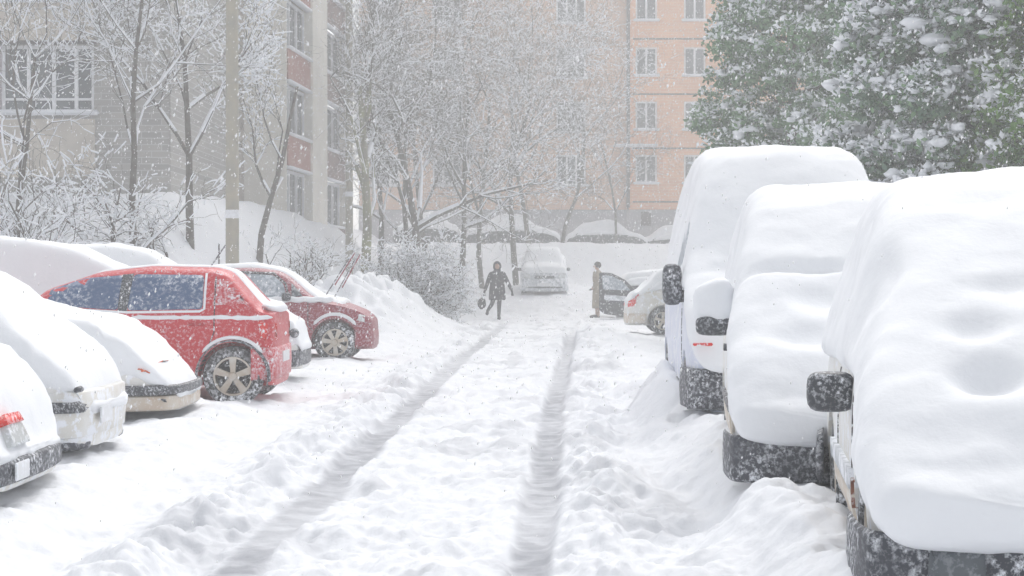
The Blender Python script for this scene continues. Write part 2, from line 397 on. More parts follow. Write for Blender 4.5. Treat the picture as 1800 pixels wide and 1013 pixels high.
def wheel(parent, x, y, r, side, rimmat=None, spokes=5, wdt=.2):
    o = empty('wheel', (x, y, r)); o.parent = parent
    bm = bmesh.new(); h = wdt/2; ri = r*.66
    lathe(bm, [(ri, -h*.8), (ri*1.08, -h*.98), (r*.86, -h), (r*.96, -h*.85), (r, -h*.55), (r, 0), (r, h*.55), (r*.96, h*.85), (r*.86, h), (ri*1.08, h*.98), (ri, h*.8)], 40)
    bm_obj('tyre', bm, M['tyre'], o, True)
    bm = bmesh.new(); s = side
    lathe(bm, [(ri*.99, -h*.8), (ri*.99, h*.8), (ri*.9, h*.8), (ri*.88, 0), (ri*.9, -h*.8)], 32)
    fy = s*h*.55
    for k in range(spokes):
        a = 2*math.pi*k/spokes+.3; R_ = Matrix.Rotation(-a, 3, 'Y')
        vs = box(bm, (ri*.5, fy, 0), (ri*.86, .03, ri*.30))
        for v in vs:
            if v.co.x > ri*.5: v.co.z *= 1.25
            else: v.co.z *= .75
        bmesh.ops.rotate(bm, matrix=R_, verts=vs)
    r0 = ri*.24; 
    rr = bmesh.ops.create_cone(bm, cap_ends=True, segments=16, radius1=r0, radius2=r0*.8, depth=.05)
    bmesh.ops.rotate(bm, matrix=Matrix.Rotation(math.pi/2*(-s), 3, 'X'), verts=rr['verts']); bmesh.ops.translate(bm, vec=(0, fy+s*.01, 0), verts=rr['verts'])
    bm_obj('rim', bm, rimmat or M['rim'], o, False)
    bm = bmesh.new(); rr = bmesh.ops.create_cone(bm, cap_ends=True, segments=24, radius1=ri*.86, radius2=ri*.86, depth=.02)
    bmesh.ops.rotate(bm, matrix=Matrix.Rotation(math.pi/2, 3, 'X'), verts=rr['verts'])
    bm_obj('brake_disc', bm, M['well'], o)
    return o
def cut_arches(bm, wheels, R_, W_):
    """boolean the arches out of the body"""
    me = bpy.data.meshes.new('tmp'); bm.to_mesh(me); bm.free(); o = bpy.data.objects.new('tmp', me); COL.objects.link(o)
    cut = bmesh.new()
    for x, z in wheels:
        for s in (-1, 1):
            r = bmesh.ops.create_cone(cut, cap_ends=True, segments=40, radius1=R_, radius2=R_, depth=.34)
            bmesh.ops.rotate(cut, matrix=Matrix.Rotation(math.pi/2, 3, 'X'), verts=r['verts'])
            bmesh.ops.translate(cut, vec=(x, s*(W_-.1), z), verts=r['verts'])
    cm = bpy.data.meshes.new('c'); cut.to_mesh(cm); cut.free(); co = bpy.data.objects.new('c', cm); COL.objects.link(co)
    md = o.modifiers.new('b', 'BOOLEAN'); md.object = co; md.operation = 'DIFFERENCE'; md.solver = 'EXACT'
    dg = bpy.context.evaluated_depsgraph_get(); dg.update(); res = bpy.data.meshes.new_from_object(o.evaluated_get(dg))
    bpy.data.objects.remove(o); bpy.data.objects.remove(co); bpy.data.meshes.remove(cm)
    return res
def bumper(c, parent, end, x_from, z0, z1, off, m_, name='bumper', n=14, th=.05):
    h = c['L']/2; xs_ = [x_from+(h-x_from)*math.sin(math.pi/2*i/n) for i in range(n+1)]
    path = [(x, planw(c, x)+off) for x in xs_]; path[-1] = (h+off*.6, path[-1][1]*.97)
    path.append((h+off, path[-1][1]*.8)); path += [(h+off+.015, path[-1][1]*.4)]
    full = path+[(x, -y) for x, y in path[::-1]]
    prof = [(0, z0), (1, z0+.015), (1.25, (z0+z1)/2), (1, z1-.015), (0, z1)]
    bm = bmesh.new(); rows = []
    for i, (x, y) in enumerate(full):
        a = Vector(full[max(0, i-1)]); b = Vector(full[min(len(full)-1, i+1)]); d = (b-a).normalized(); nn = Vector((d.y, -d.x))
        if nn.dot(Vector((x, y*.6))) < 0: nn = -nn
        rows.append([bm.verts.new(((x+nn.x*(k-1)*th*.4), (y+nn.y*(k-1)*th*.4), z)) for k, z in prof])
    for A, B in zip(rows, rows[1:]):
        for j in range(len(prof)-1): bm.faces.new((A[j], A[j+1], B[j+1], B[j]))
        bm.faces.new((A[-1], A[0], B[0], B[-1]))
    bm.faces.new(rows[0]); bm.faces.new(rows[-1])
    if end < 0:
        for v in bm.verts: v.co.x *= -1
    return bm_obj(name, bm, m_, parent, True)
def mirror(parent, x, y, z, side, s=(.10, .2, .15), m_=None, snow=0, arm=.06):
    o = empty('wing_mirror', (x, y, z)); o.parent = parent
    bm = bmesh.new(); r = bmesh.ops.create_cube(bm, size=1)
    bmesh.ops.subdivide_edges(bm, edges=bm.edges[:], cuts=5, use_grid_fill=True)
    for v in bm.verts:
        p = v.co*2; q = (abs(p.x)**4+abs(p.y)**4+abs(p.z)**4)**.25; d = p/q if q else p
        v.co = Vector((d.x*s[0]/2, d.y*s[1]/2+side*s[1]*.5, d.z*s[2]/2))
        if v.co.x > 0: v.co.x *= 1.3
    bm_obj('mirror_housing', bm, m_ or M['plasticclean'], o, True)
    bm = bmesh.new(); box(bm, (0, -side*arm*.3, -s[2]*.28), (s[0]*.5, arm*2.2, s[2]*.3), bev=.01); bm_obj('mirror_arm', bm, M['plasticclean'], o, True)
    if snow:
        bm = bmesh.new(); blob(bm, (0, side*s[1]*.45, s[2]*.42+snow*.35), (s[0]*.75, s[1]*.62, snow*.7), .25, 3, x)
        bm_obj('mirror_snow', bm, M['snow'], o, True)
    return o
def finish_body(c, root, bm, m_, wheels=None, R_=.37, name='body'):
    if wheels: me = cut_arches(bm, wheels, R_, c['W'])
    else: me = bpy.data.meshes.new(name); bm.to_mesh(me); bm.free()
    me.name = name
    o = link(name, me, m_, root, True)
    try: me.set_sharp_from_angle(angle=math.radians(38))
    except Exception: pass
    b2 = bmesh.new(); b2.from_mesh(me); bvh = BVHTree.FromBMesh(b2); b2.free(); return bvh
def side_part(bvh, root, name, poly, m_, off=.004, sides=('-y', '+y'), step=.07, parent=None):
    for s in sides: r = bm_obj(name, patch(bvh, poly, s, off, step), m_, parent or root, True)
    return r
def root_for(name, Xend, Yc, facing, L_, z=0, rot=0, **k):
    """facing '+X': nose right; '-X': nose left; '-Y' nose at the camera.  Xend = world X of the end nearest the lane"""
    if facing == '+X': return empty(name, (Xend-L_/2, Yc, z), rot, **k)
    if facing == '-X': return empty(name, (Xend-L_/2, Yc, z), math.pi+rot, **k)
ROWL = 'cars parked nose or tail to the lane on the left'
def snowy_hatch(name, lane_end, near, prof_world, body_drop, skirt, W_=.84, L_=4.1, label='', facing='+X', bodymat='white', zb=.2, seed=1, rough=.035, belt=.85, tum=.34, cat='car', k=.74, dw=.035, rot=0, z=0, shift=0):
    rough *= .6
    """car whose outline along X (world) is the snow outline; returns (root, spec, bvh)"""
    c = dict(L=L_, W=W_, belt=belt, tum=tum, k=k, soft=.03)
    root = root_for(name, lane_end, near+W_, '+X' if facing == '+X' else '-X', L_, z, rot, label=label, cat=cat)
    cx = lane_end-L_/2; fk = .55/near; e_ = lambda xw: min(1, abs(xw-lane_end)/.35)
    lane_end += shift; cx = lane_end-L_/2; root.location.x += shift
    prof_world = [(xw+shift*max(0, 1-(lane_end-shift-xw)/1.2), zz) for xw, zz in prof_world]
    prof_world = [(xw*(1+fk*e_(xw)), zz+(zz-CH)*fk*e_(xw)) for xw, zz in prof_world]
    prof = sorted([((xw-cx) if facing == '+X' else (cx-xw), zz) for xw, zz in prof_world])
    body_prof = [(x, max(zb+.12, zz-body_drop)) for x, zz in prof]
    bvh = finish_body(c, root, loft(c, car_xs(c), body_prof, zb), M[bodymat], [(L_/2-.82, .3), (-L_/2+.78, .3)])
    sk = lambda x: skirt+.05*noise.noise(Vector((x*2.2, seed, 0)))+.03*noise.noise(Vector((x*8, seed, 3)))
    bm = loft(c, car_xs(c, -L_/2-.02, L_/2+.02, 90), prof, sk, dw=dw, n=34, rnd=3, rough=rough, seed=seed, crown=.06)
    bm_obj('snow_cover', bm, M['snow'], root, True)
    for x in (L_/2-.82, -L_/2+.78):
        for s in (-1, 1): wheel(root, x, s*(W_-.13), .3, s)
    return root, c, bvh

# --- A : nearest car on the left
def w2l(root, Xw): return Xw-root.location.x
r, c, bvh = snowy_hatch('parked_car', -2.36, 9.3, [(-2.36, .42), (-2.42, .62), (-2.52, .80), (-2.70, .985), (-3.2, 1.18), (-3.9, 1.4), (-4.5, 1.68), (-5.5, 1.7), (-6.0, 1.3), (-6.4, .8)], .10, .40,
    label='snow-buried white car with dark bumper and small red lamp, at the lower left corner', seed=2, L_=4.0, shift=-.42)
bumper(c, r, 1, .9, .235, .375, .035, M['plastic'])
e = w2l(r, 0)
lamp = bm_obj('side_lamp', patch(bvh, rounded([(-.44, .42), (-.10, .42), (-.16, .56), (-.42, .56)], .03), '+x', .075, .04, .12), M['clear'], r, True)
bm_obj('red_reflector', patch(bvh, [(-.44, .53), (-.12, .53), (-.14, .575), (-.40, .58)], '+x', .085, .03, .12), M['redlamp'], lamp, True)
bm = bmesh.new(); box(bm, (c['L']/2+.068, -.38, .31), (.012, .26, .10), bev=.004); bm_obj('number_plate', bm, M['plate'], r)
# --- B
r, c, bvh = snowy_hatch('parked_car', -2.57, 11.8, [(-2.57, .50), (-2.60, .60), (-2.67, .76), (-2.81, .93), (-3.04, 1.11), (-3.42, 1.38), (-4.0, 1.66), (-5.2, 1.75), (-6.0, 1.6), (-6.6, .9)], .10, .57,
    label='snow-buried car with rounded white bumper and dark air slot, second from the left edge', seed=3, zb=.20, L_=4.05, k=.62, shift=-.33)
bumper(c, r, 1, 1.0, .27, .60, .015, M['white'], 'bumper', th=.09)
bumper(c, r, 1, 1.2, .185, .275, -.06, M['plastic'], 'bumper_lip', th=.06)
side_part(bvh, r, 'air_slot', rounded([(w2l(r, -3.12), .455), (w2l(r, -2.94), .45), (w2l(r, -2.93), .52), (w2l(r, -3.14), .53)], .02), M['plasticclean'], .055, ('-y',), .04)
bm = bmesh.new(); rr = bmesh.ops.create_cone(bm, cap_ends=True, segments=16, radius1=.022, radius2=.018, depth=.12); bmesh.ops.rotate(bm, matrix=Matrix.Rotation(math.pi/2, 3, 'X'), verts=rr['verts']); bmesh.ops.translate(bm, vec=(w2l(r, -2.9), -.85, .62), verts=rr['verts'])
bm_obj('tow_hook_cap', bm, M['plasticclean'], r, True)
bm = bmesh.new(); box(bm, (c['L']/2+.06, -.30, .42), (.012, .34, .115), bev=.004); bm_obj('number_plate', bm, M['plate'], r)
# --- C
r, c, bvh = snowy_hatch('parked_car', -2.70, 15.2, [(-2.70, .38), (-2.74, .46), (-2.89, .64), (-3.09, .87), (-3.43, 1.05), (-3.92, 1.10), (-4.26, 1.20), (-4.8, 1.36), (-5.4, 1.6), (-6.1, 1.64), (-6.6, 1.2), (-6.9, .8)], .08, .43,
    label='old white snow-covered car with black rub strip and orange indicator, third from the left edge', seed=4, zb=.19, L_=4.2, k=.66, shift=-.25)
bumper(c, r, 1, .95, .335, .425, .045, M['plasticclean'], 'rub_strip')
bumper(c, r, 1, 1.0, .20, .335, .02, M['sill'], 'bumper', th=.04)
side_part(bvh, r, 'indicator_lamp', rounded([(w2l(r, -3.17), .56), (w2l(r, -3.04), .56), (w2l(r, -3.05), .61), (w2l(r, -3.18), .60)], .015), M['orange'], .075, ('-y',), .04)
side_part(bvh, r, 'tow_eye', rounded([(w2l(r, -2.88), .21), (w2l(r, -2.80), .21), (w2l(r, -2.82), .30), (w2l(r, -2.87), .30)], .01), M['plasticclean'], .07, ('-y',), .04)
# --- D and the second covered car: deeper in the row
r, c, bvh = snowy_hatch('parked_car', X(547, 21.9), 21.6, [(X(547, 21.9), .5), (-2.55, .82), (-2.85, .98), (-3.6, 1.1), (-4.2, 1.17), (-4.9, 1.54), (-5.4, 1.76), (-6.3, 1.86), (-6.9, 1.8), (-7.3, 1.5)], .12, .50,
    label='white snow-covered car whose nose shows between the red and the maroon car', seed=5, L_=4.9, k=.66, zb=.2, shift=-.14)
bumper(c, r, 1, 1.55, .24, .45, .02, M['plastic'])
bm = bmesh.new(); rr = bmesh.ops.create_cone(bm, cap_ends=True, segments=16, radius1=.06, radius2=.05, depth=.06); bmesh.ops.rotate(bm, matrix=Matrix.Rotation(math.pi/2, 3, 'X'), verts=rr['verts']); bmesh.ops.translate(bm, vec=(w2l(r, X(516, 21.6)), -.80, .66), verts=rr['verts'])
bm_obj('fog_lamp', bm, M['greyglass'], r, True)
side_part(bvh, r, 'side_window', rounded([(w2l(r, -6.4), 1.22), (w2l(r, -5.35), 1.2), (w2l(r, -5.5), 1.5), (w2l(r, -6.4), 1.56)], .05), M['frostglass'], .03, ('-y',))
r, c, bvh = snowy_hatch('parked_car', X(505, 25), 24.9, [(X(505, 25), .7), (-3.4, .98), (-3.8, 1.1), (-4.35, 1.3), (-4.75, 1.5), (-5.1, 1.72), (-5.6, 1.82), (-6.3, 1.8), (-7.0, 1.4), (-7.3, .8)], .12, .9,
    label='snow-domed car behind the red one, its grey windscreen and raised wiper showing', seed=6, L_=4.1, W_=.8)
side_part(bvh, r, 'windscreen_edge', [(w2l(r, -4.62), 1.42), (w2l(r, -4.43), 1.33), (w2l(r, -4.8), 1.62), (w2l(r, -4.9), 1.66)], M['greyglass'], .06, ('-y',), .05)
bm = bmesh.new(); xw = w2l(r, -4.42); tube(bm, [(xw, -.3, 1.38), (xw+.30, -.32, 1.8)], .012, 6); box(bm, (xw+.2, -.3, 1.68), (.02, .012, .3), Matrix.Rotation(math.radians(0), 3, 'Y')); bm_obj('wiper', bm, M['seal'], r)

# --- red hatchback (tail to the lane)
d = 18.45; EX = X(498, d)-.13
L_ = 3.9; c = dict(L=L_, W=.84, belt=.95, tum=.38, k=.82, soft=.04)
root = root_for('red_hatchback', EX, d+.84, '-X', L_, label='bright red hatchback dusted with snow, silver five-spoke wheel, tail toward the lane', cat='car')
def RX(x): return -(X(x, d)-root.location.x)      # photo column -> local x (tail at -L/2)
cr = root.location.x
prof = [(RX(491), .80), (RX(486), .92), (RX(477), .99), (RX(448), 1.07), (RX(396), 1.42), (RX(366), 1.465), (RX(250), 1.48), (RX(160), 1.42), (RX(70), 1.24), (.75, .98), (1.55, .84), (1.95, .6)]
prof = sorted(prof)
WH = (RX(408), 1.2)
bvh = finish_body(c, root, loft(c, car_xs(c, n=84), prof, .2, n=34, rnd=2, belt=.97), M['red'], [(WH[0], .31), (WH[1], .31)], .365)
side_part(bvh, root, 'side_window', rounded([(RX(355), 1.02), (RX(222), 1.005), (RX(228), 1.385), (RX(353), 1.375)], .05), M['glass'], .006)
side_part(bvh, root, 'side_window', rounded([(RX(205), 1.01), (RX(80), 1.06), (RX(82), 1.22), (RX(140), 1.34), (RX(208), 1.375)], .035), M['glass'], .006)
side_part(bvh, root, 'pillar', [(RX(222), 1.0), (RX(205), 1.0), (RX(208), 1.38), (RX(228), 1.39)], M['plasticclean'], .004)
side_part(bvh, root, 'quarter_panel', [(RX(372), 1.06), (RX(372), 1.40), (RX(402), 1.40), (RX(448), 1.08)], M['redsnow'], .003)
side_part(bvh, root, 'door_seam', strip([(RX(374), 1.42), (RX(376), 1.0), (RX(376), .78), (RX(368), .66)], .012), M['seal'], .005)
side_part(bvh, root, 'window_seal', strip([(RX(357), 1.39), (RX(358), 1.02), (RX(350), .995), (RX(222), .985), (RX(80), 1.03)], .022), M['branchsnow'], .012)
# snow lying on the shoulder line, roof and wheel arches
bm = bmesh.new(); pts = []
for i in range(26):
    x = RX(478)+(RX(225)-RX(478))*i/25; hit = bvh.ray_cast(Vector((x, 3, .94)), Vector((0, -1, 0)))[0]
    y = hit.y if hit else .83; pts.append((x, y-.01, .93+.012*noise.noise(Vector((x*6, 0, 0)))))
tube(bm, pts, [.008]+[.024+.014*noise.noise(Vector((i*.9, 2, 0))) for i in range(24)]+[.008], 10)
for v in bm.verts: v.co.y = .83+(v.co.y-.83)*.5
bm_obj('shoulder_snow', bm, M['snow'], root, True)
for wx in WH:
    bm = bmesh.new(); tube(bm, [(wx+.40*math.cos(a), .835, .31+.415*math.sin(a)) for a in np.linspace(math.radians(38), math.radians(142), 18)], [.006]+[.02]*16+[.006], 8)
    bm_obj('arch_snow', bm, M['snow'], root, True)
    bm = bmesh.new(); lathe(bm, [(.365, .55), (.365, .835), (.385, .85), (.395, .835), (.39, .55)], 48); 
    bmesh.ops.translate(bm, vec=(wx, 0, .31), verts=bm.verts)
    bmesh.ops.delete(bm, geom=[v for v in bm.verts if v.co.z < .215], context='VERTS'); bm_obj('wheel_arch', bm, M['plastic'], root, True)
    for s in (-1, 1): wheel(root, wx, s*.73, .315, s)
bm = loft(c, car_xs(c, RX(470), RX(150), 60), [(x, z-.004) for x, z in prof], lambda x: sinterp(prof, x)-.03, dw=-.09, dz=.022, belt=.9, n=30, rnd=3, rough=.006, seed=8)
for v in bm.verts: v.co.y *= .55
bm_obj('snow_cover', bm, M['snow'], root, True)
bumper(c, root, -1, 1.74, .27, .62, .03, M['redsnow'], th=.07)
side_part(bvh, root, 'tail_lamp', rounded([(RX(484), .68), (RX(457), .72), (RX(452), .90), (RX(484), .90)], .03), M['redlamp'], .012)
bm = bmesh.new(); box(bm, (-L_/2-.05, 0, .5), (.012, .52, .115)); bm_obj('number_plate', bm, M['plate'], root)
for y0 in (-.5, .5):
    bm = bmesh.new(); box(bm, (RX(300), y0*1.7, .82), (.02, .02, .02)); bm.free()
for s in (1, -1):
    bm = bmesh.new(); box(bm, (RX(345), s*.845, .86), (.17, .03, .025), bev=.008); bm_obj('door_handle', bm, M['red'], root, True)
bm = bmesh.new(); blob(bm, (RX(462), 0, 1.02), (.12, .62, .07), .3, 3, 3); bm_obj('rear_snow', bm, M['snow'], root, True)

# --- maroon car (nose to the lane)
d = 27.4; EX = X(661, d)-.08; L_ = 4.1; c = dict(L=L_, W=.85, belt=.97, tum=.38, k=.66, soft=.06)
root = root_for('maroon_hatchback', EX, d+.85, '+X', L_, label='maroon car with both wipers raised, nose toward the lane, farthest of the left row', cat='car')
def MX(x): return X(x, d)-root.location.x
prof = sorted([(MX(661), .52), (MX(655), .66), (MX(638), .80), (MX(600), .93), (MX(560), 1.01), (MX(545), 1.06), (MX(505), 1.36), (MX(485), 1.45), (MX(440), 1.50), (MX(330), 1.47), (MX(260), 1.35), (MX(210), .98), (MX(196), .7)])
WH = (MX(588), -1.25)
bvh = finish_body(c, root, loft(c, car_xs(c, n=84), prof, .2, n=34), M['maroon'], [(WH[0], .32), (WH[1], .32)], .37)
side_part(bvh, root, 'side_window', rounded([(MX(448), 1.03), (MX(503), 1.01), (MX(497), 1.22), (MX(478), 1.36), (MX(410), 1.40), (MX(420), 1.2)], .05), M['frostglass'], .01)
side_part(bvh, root, 'window_seal', strip([(MX(408), 1.41), (MX(478), 1.385), (MX(500), 1.23), (MX(508), 1.0)], .03), M['seal'], .014)
side_part(bvh, root, 'quarter_window', rounded([(MX(512), 1.02), (MX(532), 1.04), (MX(510), 1.24)], .02), M['greyglass'], .01)
side_part(bvh, root, 'side_window', rounded([(MX(330), 1.04), (MX(395), 1.04), (MX(385), 1.38), (MX(330), 1.38)], .05), M['frostglass'], .01)
side_part(bvh, root, 'door_seam', strip([(MX(541), 1.02), (MX(541), .6), (MX(550), .5)], .014), M['seal'], .006)
side_part(bvh, root, 'headlamp', rounded([(MX(628), .66), (MX(650), .60), (MX(650), .70), (MX(630), .76)], .02), M['clear'], .008)
bumper(c, root, 1, 1.80, .24, .5, .02, M['maroon'], th=.06)
for wx in WH:
    bm = bmesh.new(); tube(bm, [(wx+.42*math.cos(a), -.845, .32+.44*math.sin(a)) for a in np.linspace(math.radians(38), math.radians(142), 18)], [.006]+[.028]*16+[.006], 8)
    bm_obj('arch_snow', bm, M['snow'], root, True)
    for s in (-1, 1): wheel(root, wx, s*.74, .32, s, spokes=7)
mirror(root, MX(503), -.84, 1.03, -1, (.12, .14, .13)); mirror(root, MX(503), .84, 1.03, 1, (.12, .14, .13))
for a, b in (((568, 527), (613, 455)), ((584, 530), (623, 458))):
    o = empty('wiper', (0, 0, 0)); o.parent = root
    A = px(*a, d+.9)-root.location; B = px(*b, d+.9)-root.location; bm = bmesh.new(); tube(bm, [A, B], [.011, .007], 6); bm_obj('wiper_arm', bm, M['seal'], o)
    bm = bmesh.new(); D = (B-A).normalized(); o2 = Vector((.035, 0, -.01)); tube(bm, [A.lerp(B, .35)+o2, B+D*.12+o2], .010, 4); bm_obj('wiper_blade', bm, M['maroon'], o)
bm = loft(c, car_xs(c, MX(205), MX(600), 70), prof, lambda x: sinterp(prof, x)-.12, dw=-.06, dz=.05, belt=.9, n=30, rnd=3, rough=.02, seed=9)
for v in bm.verts: v.co.y *= .84
bm_obj('snow_cover', bm, M['snow'], root, True)
bm = bmesh.new(); tube(bm, [(MX(455)+.035*i, -.84, .985+.008*math.sin(i)) for i in range(34)], [.01]+[.045]*32+[.01], 8); bm_obj('shoulder_snow', bm, M['snow'], root, True)

# --- right hand row, noses toward the viewer
def right_car(name, label, nose, xleft, W_, L_, body, snowp, rot, belt, tum, skirt, bodymat, dents=(), seed=1, zb=.25, rough=.022, k=.93, dw=.03, R_=.33, cat='car', soft=.09, wz=.32):
    """nose distance, world X of the left flank at the nose"""
    c = dict(L=L_, W=W_, belt=belt, tum=tum, k=k, soft=.05)
    # world dirs: forward = (-sin rot, -cos rot)
    fwd = Vector((-math.sin(rot), -math.cos(rot), 0)); right_w = Vector((math.cos(rot), -math.sin(rot), 0))
    p = Vector((xleft, nose, 0))+right_w*W_-fwd*L_/2
    root = empty(name, (p.x, p.y, 0), math.atan2(fwd.y, fwd.x), label=label, cat=cat)
    f = lambda pr: sorted([(L_/2-q, z) for q, z in pr])
    bp, sp = f(body), f(snowp)
    bvh = finish_body(c, root, loft(c, car_xs(c, -L_/2, L_/2-.05, n=80), bp, zb, dw=-.02, n=34), M[bodymat], [(L_/2-.85, wz), (-L_/2+.8, wz)], R_+.06)
    sk = lambda x: (skirt(x) if callable(skirt) else skirt)+.05*noise.noise(Vector((x*2.2, seed, 0)))+.03*noise.noise(Vector((x*8, seed, 3)))
    c2 = dict(c); c2['soft'] = soft; c2['L'] = L_+.22
    bm = loft(c2, car_xs(c, -L_/2-.03, L_/2+.10, 150), sp, sk, dw=dw, n=60, rnd=3, rough=rough, seed=seed, crown=.10, dents=dents)
    bm_obj('snow_cover', bm, M['soft'], root, True)
    for x in (L_/2-.85, -L_/2+.8):
        for s in (-1, 1): wheel(root, x, s*(W_-.13), R_, s)
    return root, c, bvh
# R1
L1 = 3.85
r, c, bvh = right_car('parked_suv', 'white car smothered in thick snow nearest on the right, dark square wing mirror showing', 5.94, 1.21, .90, L1,
    [(0, .42), (.12, .5), (.35, .78), (1.0, 1.0), (1.25, 1.1), (1.9, 1.55), (2.2, 1.63), (3.4, 1.62), (3.8, 1.3), (3.85, .9)],
    [(-.12, .58), (-.06, .72), (.1, .89), (.35, 1.04), (.8, 1.27), (1.15, 1.46), (1.5, 1.64), (1.85, 1.79), (2.2, 1.88), (2.8, 1.90), (3.5, 1.86), (3.9, 1.5)],
    math.radians(7.4), .98, .24, lambda x: .98 if x < L1/2-.95 else .98-.50*min(1, (x-(L1/2-.95))/.5), 'white',
    dents=[(L1/2-1.0, -.30, .07, .13, .03), (L1/2-.72, -.46, .08, .12, .045), (L1/2-.42, -.45, .09, .13, .07), (L1/2-.42, .02, .10, .17, .08), (L1/2-.62, .35, .10, .2, .05), (L1/2-1.25, -.78, .2, .08, .05), (L1/2-.25, -.15, .12, .3, -.035), (L1/2-.85, .1, .15, .2, -.03)], seed=11, R_=.34, zb=.28, soft=.26)
bumper(c, r, 1, L1/2-.50, .24, .53, .05, M['plastic'], th=.035)
for y0 in (-.62, .62): bm_obj('fog_lamp', patch(bvh, rounded([(y0-.09, .34), (y0+.09, .34), (y0+.09, .44), (y0-.09, .44)], .03), '+x', .12, .05, .1), M['greyglass'], r, True)
bm = bmesh.new(); box(bm, (L1/2+.10, 0, .40), (.012, .52, .115), bev=.004); bm_obj('number_plate', bm, M['plate'], r)
bumper(c, r, -1, L1/2-.5, .30, .56, .035, M['plastic'], th=.08)
h = L1/2
mirror(r, h-1.5, -.86, .90, -1, (.12, .20, .17), M['plasticclean']); mirror(r, h-1.5, .86, .90, 1, (.12, .20, .17), M['plasticclean'])
side_part(bvh, r, 'sill', [(h-1.22, .34), (-h+1.2, .34), (-h+1.2, .50), (h-1.22, .50)], M['sill'], .012)
side_part(bvh, r, 'rub_strip', [(h-1.25, .52), (-h+1.15, .52), (-h+1.15, .60), (h-1.25, .60)], M['silver'], .022)
side_part(bvh, r, 'door_seam', strip([(h-1.30, .95), (h-1.32, .62), (h-1.28, .5)], .012), M['seal'], .005)
side_part(bvh, r, 'door_seam', strip([(h-2.35, .96), (h-2.37, .5)], .012), M['seal'], .005)
side_part(bvh, r, 'rust_patch', rounded([(h-1.27, .44), (h-1.2, .45), (h-1.16, .54), (h-1.2, .58), (h-1.26, .54)], .03), M['rust'], .014, ('-y',))
# R2
L2 = 4.0
r, c, bvh = right_car('parked_van', 'snow-covered small van with snow-capped mirror, between the nearest right car and the tall van', 9.78, 1.23, .88, L2,
    [(0, .42), (.12, .5), (.35, .8), (.9, 1.04), (1.1, 1.16), (1.75, 1.66), (2.1, 1.76), (3.7, 1.76), (3.95, 1.4), (4.0, .9)],
    [(-.12, .54), (-.06, .70), (.1, .90), (.35, 1.04), (.7, 1.24), (1.1, 1.50), (1.5, 1.76), (1.8, 1.93), (2.3, 2.03), (3.6, 2.02), (4.0, 1.7)],
    math.radians(5.5), 1.02, .17, lambda x: 1.02 if x < L2/2-.8 else 1.02-.57*min(1, (x-(L2/2-.8))/.4), 'white',
    dents=[(L2/2-1.05, -.45, .05, .35, .06), (L2/2-.75, -.35, .12, .16, .05), (L2/2-.4, -.45, .1, .16, .045)], seed=12, R_=.32, soft=.22)
bumper(c, r, 1, L2/2-.42, .24, .50, .05, M['plastic'], th=.03)
bm = bmesh.new(); box(bm, (L2/2+.09, .05, .37), (.012, .52, .115), bev=.004); bm_obj('number_plate', bm, M['plate'], r)
h = L2/2
mirror(r, h-1.35, -.84, 1.07, -1, (.14, .24, .13), M['plasticclean'], snow=.24); mirror(r, h-1.35, .84, 1.07, 1, (.14, .24, .13), M['plasticclean'], snow=.2)
side_part(bvh, r, 'sill', [(h-1.2, .27), (-h+1.2, .27), (-h+1.2, .52), (h-1.2, .52)], M['sill'], .012)
side_part(bvh, r, 'wheel_trim', [(h-.48, .27), (h-.40, .27), (h-.46, .62), (h-.54, .6)], M['sill'], .016)
side_part(bvh, r, 'rub_strip', [(h-1.25, .53), (-h+1.15, .53), (-h+1.15, .59), (h-1.25, .59)], M['seal'], .02)
side_part(bvh, r, 'door_handle', [(h-2.0, .88), (h-2.2, .88), (h-2.2, .92), (h-2.0, .92)], M['plasticclean'], .03)
# R3
L3 = 4.8
r, c, bvh = right_car('delivery_van', 'tall pale van with a thick rounded snow roof and a large dark mirror', 14.35, 1.43, .98, L3,
    [(0, .55), (.1, .8), (.3, 1.02), (.75, 1.16), (1.45, 1.95), (1.75, 2.22), (2.2, 2.3), (4.6, 2.3), (4.75, 2.1), (4.8, 1.2)],
    [(-.03, .62), (.03, .92), (.1, 1.1), (.4, 1.3), (.8, 1.5), (1.2, 1.95), (1.5, 2.3), (1.8, 2.5), (2.2, 2.6), (3.0, 2.65), (4.4, 2.63), (4.8, 2.2)],
    math.radians(2.2), 1.25, .20, lambda x: 1.25 if x < L3/2-.6 else 1.25-.6*min(1, (x-(L3/2-.6))/.4), 'vanblue',
    seed=13, R_=.36, k=.86, soft=.1, dents=[(L3/2-.7, -.3, .1, .4, .05)])
bumper(c, r, 1, L3/2-.5, .28, .62, .035, M['plastic'], th=.08)
h = L3/2
for s in (-1, 1):
    m_ = mirror(r, h-1.0, s*.97, 1.30, s, (.14, .17, .36), M['plastic'])
side_part(bvh, r, 'side_window', rounded([(h-1.35, 1.32), (h-2.1, 1.32), (h-2.1, 1.95), (h-1.65, 1.95)], .06), M['frostglass'], .05, ('-y', '+y'))
side_part(bvh, r, 'door_seam', strip([(h-1.15, 1.3), (h-1.2, .5)], .015), M['seal'], .005)
side_part(bvh, r, 'sill', [(h-1.3, .28), (-h+1.25, .28), (-h+1.25, .44), (h-1.3, .44)], M['plastic'], .01)
bm = bmesh.new(); box(bm, (h+.04, -.86, .82), (.03, .16, .025), bev=.006); bm_obj('indicator_lamp', bm, M['redlamp'], r)

